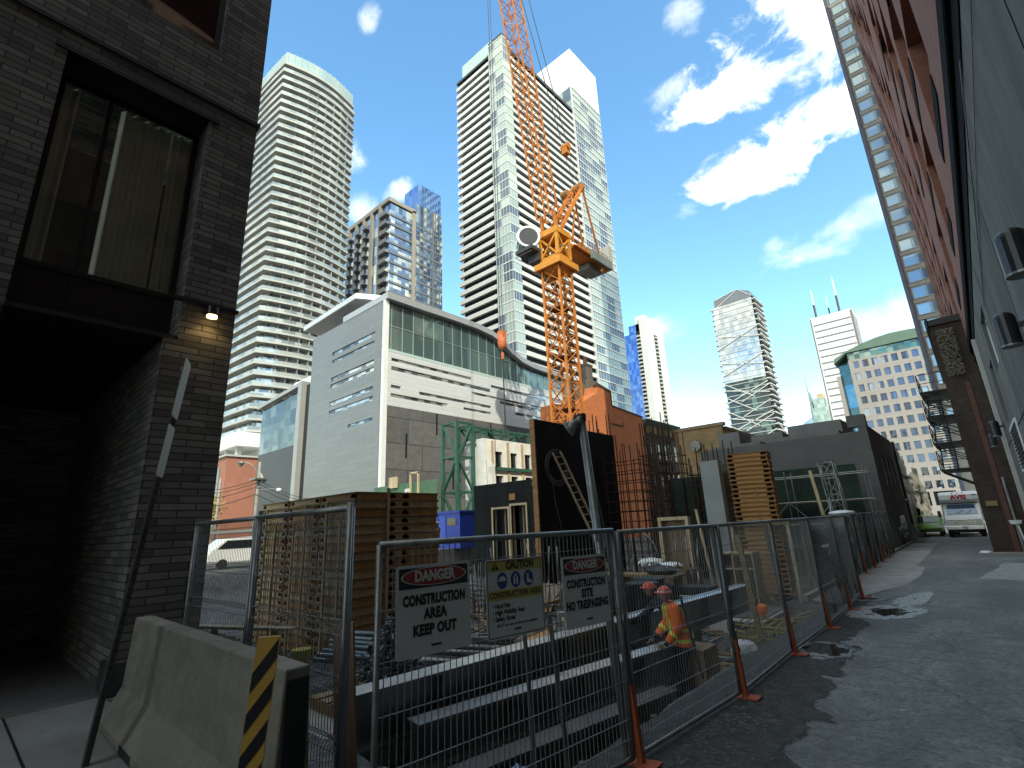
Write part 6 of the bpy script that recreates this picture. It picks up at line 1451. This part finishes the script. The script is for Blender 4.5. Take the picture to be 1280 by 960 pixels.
s1=street_lamp(-52.8,20.6,9.4,'concrete street lamp pole with crossarm beside the glass wing',(-.9,-1.3)); mk('crossarm',B().box(-53.5,20.0,7.6,-52.1,21.2,7.75).tube((-52.9,20.7,8.2),(-52.6,21.1,7.4),.3,8).tube((-52.8,20.6,6.6),(-51.6,21.9,6.7),.05,6),M['galv'],s1); mk('lower_lamp',B().ball((-51.4,22.1,6.55),.26,.26,.2,10,6),M['white'],s1)
street_lamp(-69,22.4,9.3,'smaller street lamp farther off before the terracotta wall',(-.5,-1.2))
street_lamp(-60,18.3,7.6,'grey street pole with sign bracket at the dark building edge',(-1.2,-.4))
q=B()
for k,(z0,z1) in enumerate(((7.6,8.4),(7.3,8.0),(6.9,7.4),(6.2,6.4))):
    pts=[(-52.6-.13*i*8,20.4-.14*i*3.0,z0+(z1-z0)*i/12-1.0*math.sin(math.pi*i/12)) for i in range(13)]; q.path(pts,.03,4)
    pts=[(-52.6+.0*i,20.4+i*.9,z0-1.2*math.sin(math.pi*i/12)-i*.1) for i in range(13)]; q.path(pts,.025,4)
one('overhead_wires',q,M['black'],'drooping overhead wires strung from the concrete street pole','wires')
wc=thing('parked_van','white van roof seen through the ridged fence by the dark building','van',(-41.9,15.3,0))
mk('body',B().prism([(13.0,.4),(12.9,1.0),(13.2,1.35),(14.1,2.1),(16.8,2.2),(17.6,2.1),(17.8,.4)],0,-43.0,-40.9),WP,wc,bevel=.12); mk('windows',B().prism([(13.6,1.4),(14.2,1.95),(17.2,1.98),(17.5,1.4)],0,-40.88,-40.86),M['glass_dark'],wc)
for y in(14.0,16.9): mk('wheel',B().tube((-41.1,y,.35),(-40.85,y,.35),.35,14),M['rubber'],wc)
one('traffic_light',B().box(-50.2,15.5,2.6,-49.9,15.8,3.5).tube((-50.05,15.65,0),(-50.05,15.65,2.6),.08,6).tube((-50.0,15.45,3.0),(-50.0,15.49,3.0),.12,10),M['lamp_black'],'small dark traffic signal beyond the white van','traffic light')
one('railing',B().box(-62,18,2.6,-46,18.2,2.8).box(-62,18,1.8,-46,18.1,1.9),M['concrete_lt'],'pale long rail across the street gap above the van','railing')
# ================================================================ TWIN FRAME TOWER (brown frame, blue glass)
tt=thing('frame_tower','beige framed apartment tower with blue glass behind the arts centre','tower',(-102,68,0))
BEI=mat('beige_concrete',(.31,.28,.245),.8,0,.08,.3,0)
BG=panes('blue_panes',[(.10,.18,.34),(.16,.27,.45),(.45,.50,.52),(.08,.13,.22),(.30,.40,.52),(.62,.63,.58)],1.25,2.9,rough=.05,metal=.5)
mk('glazing',B().box(-123.2,67.9,0,-102.3,86,89.0).box(-110,76.5,0,-102.0,86,93.0),BG,tt)
q=B()
for x in(-123.4,-119.2,-115.2,-111.2,-107.0): q.box(x,67.3,0,x+1.1,67.9,89.4)
q.box(-103.0,67.9,0,-102.0,68.5,89.4) if False else None
q.box(-102.28,75.2,0,-101.9,76.4,90).box(-123.4,67.3,89.402,-101.9,76.4,90.6); mk('frame',q,BEI,tt)
for k in range(29):
    z=4+k*2.9
    mk('spandrel',B().box(-102.29,68.0,z,-102.05,75.19,z+.65).box(-101.99,76.6,z,-101.85,85.9,z+.6),mat('grey_spandrel',(.17,.19,.22),.5,.2,.1,.5,0) if k==0 else bpy.data.materials['grey_spandrel'],tt)
for k in range(29):
    z=4+k*2.9; b=B()
    for x in(-121.3,-117.2,-113.2,): b.box(x-.95,66.6,z,x+.95,67.89,z+.25).box(x-.95,66.6,z+.25,x+.95,66.68,z+1.25)
    b.box(-105.9,66.7,z,-102.3,67.89,z+.25).box(-105.9,66.7,z+.25,-102.3,66.78,z+1.25)
    mk('balcony',b,mat('balcony_dark',(.19,.19,.19),.5,0,.1,1,0) if k==0 else bpy.data.materials['balcony_dark'],tt)
q=B()
for y in(77.6,78.8,80.3,81.4,83.4,84.8): q.box(-101.9,y,0,-101.8,y+.18,93)
q.box(-102,82.2,0,-101.7,82.8,93); mk('mullions',q,mat('mullion_dark',(.16,.17,.19),.5,.2,.1,1,0),tt)
mk('roof_screen',B().box(-109,77.5,93.1,-102.2,85.8,100.2),panes('screen_panes',[(.10,.22,.50),(.14,.28,.58),(.2,.34,.6)],1.5,7,rough=.08,metal=.5),tt)
q=B()
for k in range(9): q.box(-102.19,77.7+k*.98,93.1,-102.1,77.8+k*.98,100.5)
mk('screen_fins',q,mat('fin_blue',(.07,.13,.28),.4,.3,.1,1,0),tt)
# ================================================================ WHITE SLAB TOWER BEHIND THE CRANE
ft=thing('slab_tower','tallest white slab tower with dark balcony recesses behind the crane','tower',(-79.6,92,0))
REC_=mat('recess_shade_black',(.012,.013,.015),.6,0,.3,.4,0,spec=.2)  # near black, so the shade between balconies is held in the colour
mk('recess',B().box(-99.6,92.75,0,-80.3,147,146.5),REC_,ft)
GG=panes('green_white_panes',[(.46,.53,.49),(.36,.44,.41),(.12,.16,.21),(.52,.57,.53),(.13,.17,.22),(.42,.49,.46)],3.5,2.9,0,1.4,rough=.12,metal=.2,spec=.5)
GG2=panes('green_white_panes_b',[(.42,.50,.46),(.34,.42,.39),(.11,.15,.21),(.46,.52,.48),(.13,.18,.24)],4.8,2.9,0,1.4,rough=.12,metal=.2,spec=.5)
FH=2.9
for k in range(50):
    z=146.4-(k+1)*FH+.1
    if z<0: break
    # white parapets of the left face and of the right face, floor slab behind
    mk('balcony',B().box(-100.8,91.95,z,-85.02,92.15,z+1.3).box(-100.8,92.15,z,-85.02,92.74,z+.22).box(-101.0,91.95,z,-100.802,95.5,z+1.36),M['tower_white'],ft)
    mk('balcony',B().box(-79.6,95.2,z,-79.4,129.0,z+1.3).box(-80.29,95.2,z,-79.602,129.0,z+.22),M['tower_white'],ft)
mk('corner_bay',B().box(-85,91.3,0,-79.2,95.1,150),GG,ft)
q=B()
for k in range(53):
    z=149.3-k*FH
    if z<0: break
    q.box(-85.05,91.2,z-.18,-79.1,91.298,z+.18).box(-79.198,91.3,z-.18,-79.1,95.15,z+.18)
for x in [-85.0+1.16*i for i in range(6)]: q.box(x-.04,91.24,0,x+.04,91.297,150)
for y in (92.3,93.4,94.4): q.box(-79.197,y-.04,0,-79.14,y+.04,150)
mk('mullions',q,M['tower_white'],ft)
mk('end_bay',B().box(-99,129.2,0,-79.3,148.6,158),GG2,ft)
q=B()
for k in range(56):
    z=158-k*FH
    if z<0: break
    q.box(-79.298,129.15,z-.2,-79.1,148.7,z+.2)
for i in range(13): y=129.4+1.6*i; q.box(-79.297,y-.05,0,-79.2,y+.05,158)
mk('mullions',q,M['tower_white'],ft)
mk('joint_fin',B().box(-79.6,129.0,0,-78.9,129.25,162),M['tower_white'],ft)
mk('roof_box',B().box(-97,130.5,158.002,-79.2,148.6,177),brick('roof_box_panel',(.78,.79,.78),(.74,.75,.75),(.60,.61,.61),6,4,.05,.6,.03,.05),ft)
mk('roof_edge',B().box(-100.9,91.9,146.42,-85.02,96,147.2).box(-85,91.2,150.002,-79.1,95.2,150.5).box(-84,95.2,146.42,-79.4,129,147.6),M['dark_steel'],ft)
mk('roof_plant',B().box(-97.5,93.5,147.2,-85.2,99,150.2),mat('plant_grey',(.36,.36,.35),.7,0,.1,.4,0),ft)
q=B()
for i in range(16): q.box(-98.6+.86*i,92.6,147.2,-97.85+.86*i,92.66,153.2)
mk('roof_screen',q,mat('screen_glass_green',(.46,.60,.56),.15,.3,.1,.4,0),ft)
# ================================================================ FAR TOWERS
bt=thing('white_tower','white residential tower with a glass side coloured as reflected blue sky','tower',(-159,330,0))
mk('sky_blue_glass',B().box(-177,330,0,-158.4,356,139).box(-172,331,139,-162,352,146),panes('sky_blue_side',[(.06,.16,.44),(.09,.21,.52),(.05,.13,.38),(.16,.28,.55)],2.0,3,rough=.06,metal=.5),bt)  # reflected blue sky put into the pane colours
mk('white_wall',B().box(-162.5,329.6,0,-158.0,341,150).box(-158,341.002,0,-157.2,358,146).box(-166,331,139.2,-158.4,350,152),M['tower_white'],bt)
for k in range(44):
    z=6+3*k; mk('balcony',B().box(-165.5,328.4,z,-162.6,330,z+1.2),M['slab_white'],bt); mk('balcony',B().box(-157.998,341.6,z,-156.2,346.2,z+1.2),M['slab_white'],bt)
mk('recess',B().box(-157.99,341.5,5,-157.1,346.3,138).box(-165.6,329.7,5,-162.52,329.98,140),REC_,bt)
mt_=thing('lattice_tower','glass tower wrapped in white diagonal lines and dark balconies','tower',(-70,284,0))
REFG=panes('sky_reflect_panes',[(.52,.54,.55),(.45,.48,.50),(.56,.58,.58),(.38,.42,.46),(.60,.61,.61)],2.4,3.1,rough=.04,metal=.75,wave=.12)  # upper panes paled, bright sky reflection put into their colour
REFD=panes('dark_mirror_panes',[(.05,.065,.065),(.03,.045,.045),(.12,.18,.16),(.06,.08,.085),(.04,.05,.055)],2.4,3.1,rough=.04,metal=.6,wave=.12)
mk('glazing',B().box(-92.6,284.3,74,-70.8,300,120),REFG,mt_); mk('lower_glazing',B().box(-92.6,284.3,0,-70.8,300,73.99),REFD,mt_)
for k in range(38):
    z=4+3.1*k; jx=[0,.5,.9,.4][k%4]
    mk('balcony',B().box(-93.6-jx*.4,283.9,z,-92.61,300,z+.5),M['tower_white'],mt_); mk('balcony',B().box(-70.79,283.9,z,-69.2+jx*.5,301,z+.5),M['tower_white'],mt_); mk('floor_edge',B().box(-92.6,284.0,z,-70.8,284.28,z+.28),M['tower_white'],mt_)
q=B()
for k in range(13):
    z0=6+k*8.0
    q.obox((-93.2,283.8,z0),(-70.2,283.8,z0+(9 if k%2 else -5)),.35,.5)
    if k<8: q.obox((-93.2,283.75,z0+12),(-78,283.75,z0+2),.3,.45); q.obox((-85,283.72,z0),(-70.2,283.72,z0+7),.3,.45)
for k in range(11): z0=8+k*10; q.obox((-69.1,284,z0),(-69.1,300,z0-5),.3,.5)
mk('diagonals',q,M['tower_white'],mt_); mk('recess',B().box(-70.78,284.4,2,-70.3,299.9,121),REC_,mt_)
mk('roof_crown',B().prism([(-91.5,119.9),(-70.8,119.9),(-71.5,124.5),(-78,127.5),(-91.5,124.5)],1,285,299),mat('crown_grey',(.20,.21,.22),.35,.3,.1,.4,0),mt_); mk('crown_lines',B().obox((-92,284.9,119),(-77.5,284.9,127.4),.35).obox((-77.5,284.9,127.4),(-70.5,284.9,121),.35).obox((-91.5,284.9,124.6),(-78,284.9,127.6),.3),M['tower_white'],mt_)
bk=thing('bank_tower','white marble office skyscraper with antennas on its flat roof','tower',(-40,438,0))
mk('wall',B().box(-69.5,438,0,-41.8,463,150.5),mat('pale_marble',(.80,.80,.78),.6,0,.03,.1,0),bk)
q=B()
for k in range(27): q.box(-68.3,437.8,6+k*6.5,-43,437.99,7.6+k*6.5) if False else q.box(-68.2,437.9,8+k*5.2,-43.2,437.99,9.2+k*5.2)
for k in range(8): q.box(-41.79,440+k*2.8,4,-41.7,441.2+k*2.8,149)
mk('window_bands',q,mat('marble_window',(.20,.20,.22),.4),bk); mk('corner_recess',B().box(-42.7,437.7,0,-41.5,438.6,149.5).box(-69.9,437.7,0,-69.0,438.5,149.5),mat('recess_brown',(.22,.17,.15),.7),bk)
for x,y,h,r0 in((-66,445,26,.5),(-57.5,452,20,.35),(-50.0,446,32,.5)):
    a_=mk('antenna',B().tube((x,y,150.5),(x,y,150.5+h*.55),r0*1.6,6,r0*1.2).tube((x,y,150.5+h*.55),(x,y,150.5+h),r0*1.5,8,r0*.7),M['white'],bk); mk('antenna_base',B().tube((x,y,150.5),(x,y,150.5+h*.5),r0*1.75,6),M['dark_steel'],a_)
ow=thing('office_block','pink stone office block with square windows and curved green roof','building',(-12,181,0))
PK=brick('pink_stone',(.43,.39,.365),(.40,.365,.34),(.32,.29,.27),5.2,3.6,.05,.75,.06,.1,.4,0.0)
OWG=panes('office_panes',[(.07,.09,.15),(.10,.14,.24),(.05,.06,.09),(.30,.34,.40),(.08,.11,.18)],2.6,3.6,rough=.05,metal=.5,wave=.3)
hs2=[]
for r_i in range(11):
    for c in range(7):
        x=-20.2+2.42*c; z=45.2-3.72*r_i
        hs2.append((x,x+1.55,z-1.1,z+1.1))
big=[(-10.5,-5.0,.8,5.2)]; 
b=B(); wally(b,181,-21.2,-3.6,0,47.0,hs2+[(-9.2,-4.4,2.5,6.2),(-16,-10,2.5,6.2)],.6); mk('wall',b,PK,ow)
for (x0,x1,z0,z1) in hs2:
    w_=mk('window',B().box(x0,181.22,z0,x1,181.26,z1),OWG,ow)
for x0,x1 in((-9.2,-4.4),(-16,-10)): mk('shop_window',B().box(x0,181.2,2.5,x1,181.3,6.2),M['glass_dark'],ow)
GRN=panes('green_glazing',[(.08,.17,.15),(.11,.22,.19),(.06,.12,.12),(.2,.3,.27),(.3,.38,.33)],1.4,1.8,rough=.05,metal=.5,wave=.3)
mk('green_glass',B().box(-3.59,181.1,0,.6,200,49.5).box(-21.2,181.4,47.01,-3.6,200,49.4),GRN,ow)
mk('left_bay',B().prism([(-21.21,181.0),(-24.3,183.2),(-24.3,200),(-21.21,200)],2,0,46.5),panes('bay_blue',[(.10,.28,.42),(.14,.36,.52),(.06,.14,.16),(.08,.2,.22)],2.2,3.6,rough=.05,metal=.5,wave=.3),ow)
mk('left_strip',B().box(-25.4,182.6,0,-24.31,200,43),PK,ow); mk('right_wing',B().box(.61,181,0,6,200,47),PK,ow)
for r_i in range(11): mk('window',B().box(1.2,180.93,44-3.72*r_i,3.0,180.99,46.2-3.72*r_i),OWG,ow)
q=B(); q.prism([(-25,46.6),(-24.6,48.3),(-21,50.0),(-17,51.3),(-13,52.2),(-9.5,52.6),(-5,52.5),(-2.5,52.2),(-2.5,49.51),(-21.2,49.45)],1,180.6,199.5); mk('roof',q,mat('copper_green_roof',(.14,.22,.17),.6,0,.12,.4,0),ow)
spx=thing('spire_tower','pale green stepped glass tower with a needle spire','tower',(-105,600,0))
mk('wall',B().box(-113,600,0,-96,620,108).box(-109,601,108,-99,619,118).box(-95.9,603,0,-78,620,92),panes('pale_green_panes',[(.36,.48,.44),(.30,.42,.40),(.44,.54,.48),(.25,.36,.36)],3,4,rough=.1,metal=.3),spx)
mk('crown',B().prism([(-113,108),(-109.5,108),(-112.4,128)],1,602,616),mat('crown_grey_green',(.24,.30,.30),.4),spx); mk('spire',B().tube((-112.5,606,120),(-113,606,150),.9,6,.1),M['galv'],spx); mk('gold_cap',B().box(-105,602,118.01,-99.5,617,123),mat('sandy_cap',(.55,.42,.24),.7),spx)
rs=thing('brown_tower','thin red brown tower edge beside the marble skyscraper','tower',(-86,620,0)); mk('wall',B().box(-92,640,0,-79,655,138),brick('far_red_brick',(.28,.12,.09),(.25,.10,.08),(.32,.22,.19),6,3.6,.5,.8,.1,.1),rs); mk('cap',B().box(-92.5,639.5,138.01,-78.5,655.5,140),M['rust'],rs)
lb=thing('glass_block','low pale blue glass block beyond the yellow brown building','building',(-118,270,0))
mk('wall',B().box(-119,270,0,-100,285,38.5),panes('sky_blue_panes',[(.22,.42,.66),(.28,.48,.7),(.18,.36,.6)],2,3,rough=.06,metal=.5),lb); mk('brick_side',B().box(-99.99,270,0,-90,285,38.8),brick('far_brown_brick',(.28,.13,.09),(.25,.11,.08),(.2,.12,.1),3,1.2,.1),lb); mk('roof_plant',B().box(-112,273,38.6,-101,283,41.5),M['rust'],lb)
pw=thing('pale_block','stepped pale block peeping behind the lattice tower base','building',(-112,420,0)); mk('wall',B().box(-150,420,0,-122,440,66).box(-144,421,66.01,-128,439,72).box(-136,422,72.01,-130,438,78),M['tower_white'],pw)
b2=thing('blue_tower','blue glass tower with an angled top right of the lattice tower','tower',(-118,700,0)); mk('wall',B().prism([(-150,0),(-118,0),(-118,96),(-128,118),(-150,104)],1,700,720),panes('soft_blue_panes',[(.22,.36,.52),(.28,.42,.58),(.34,.46,.56)],3,4,rough=.1,metal=.4),b2)
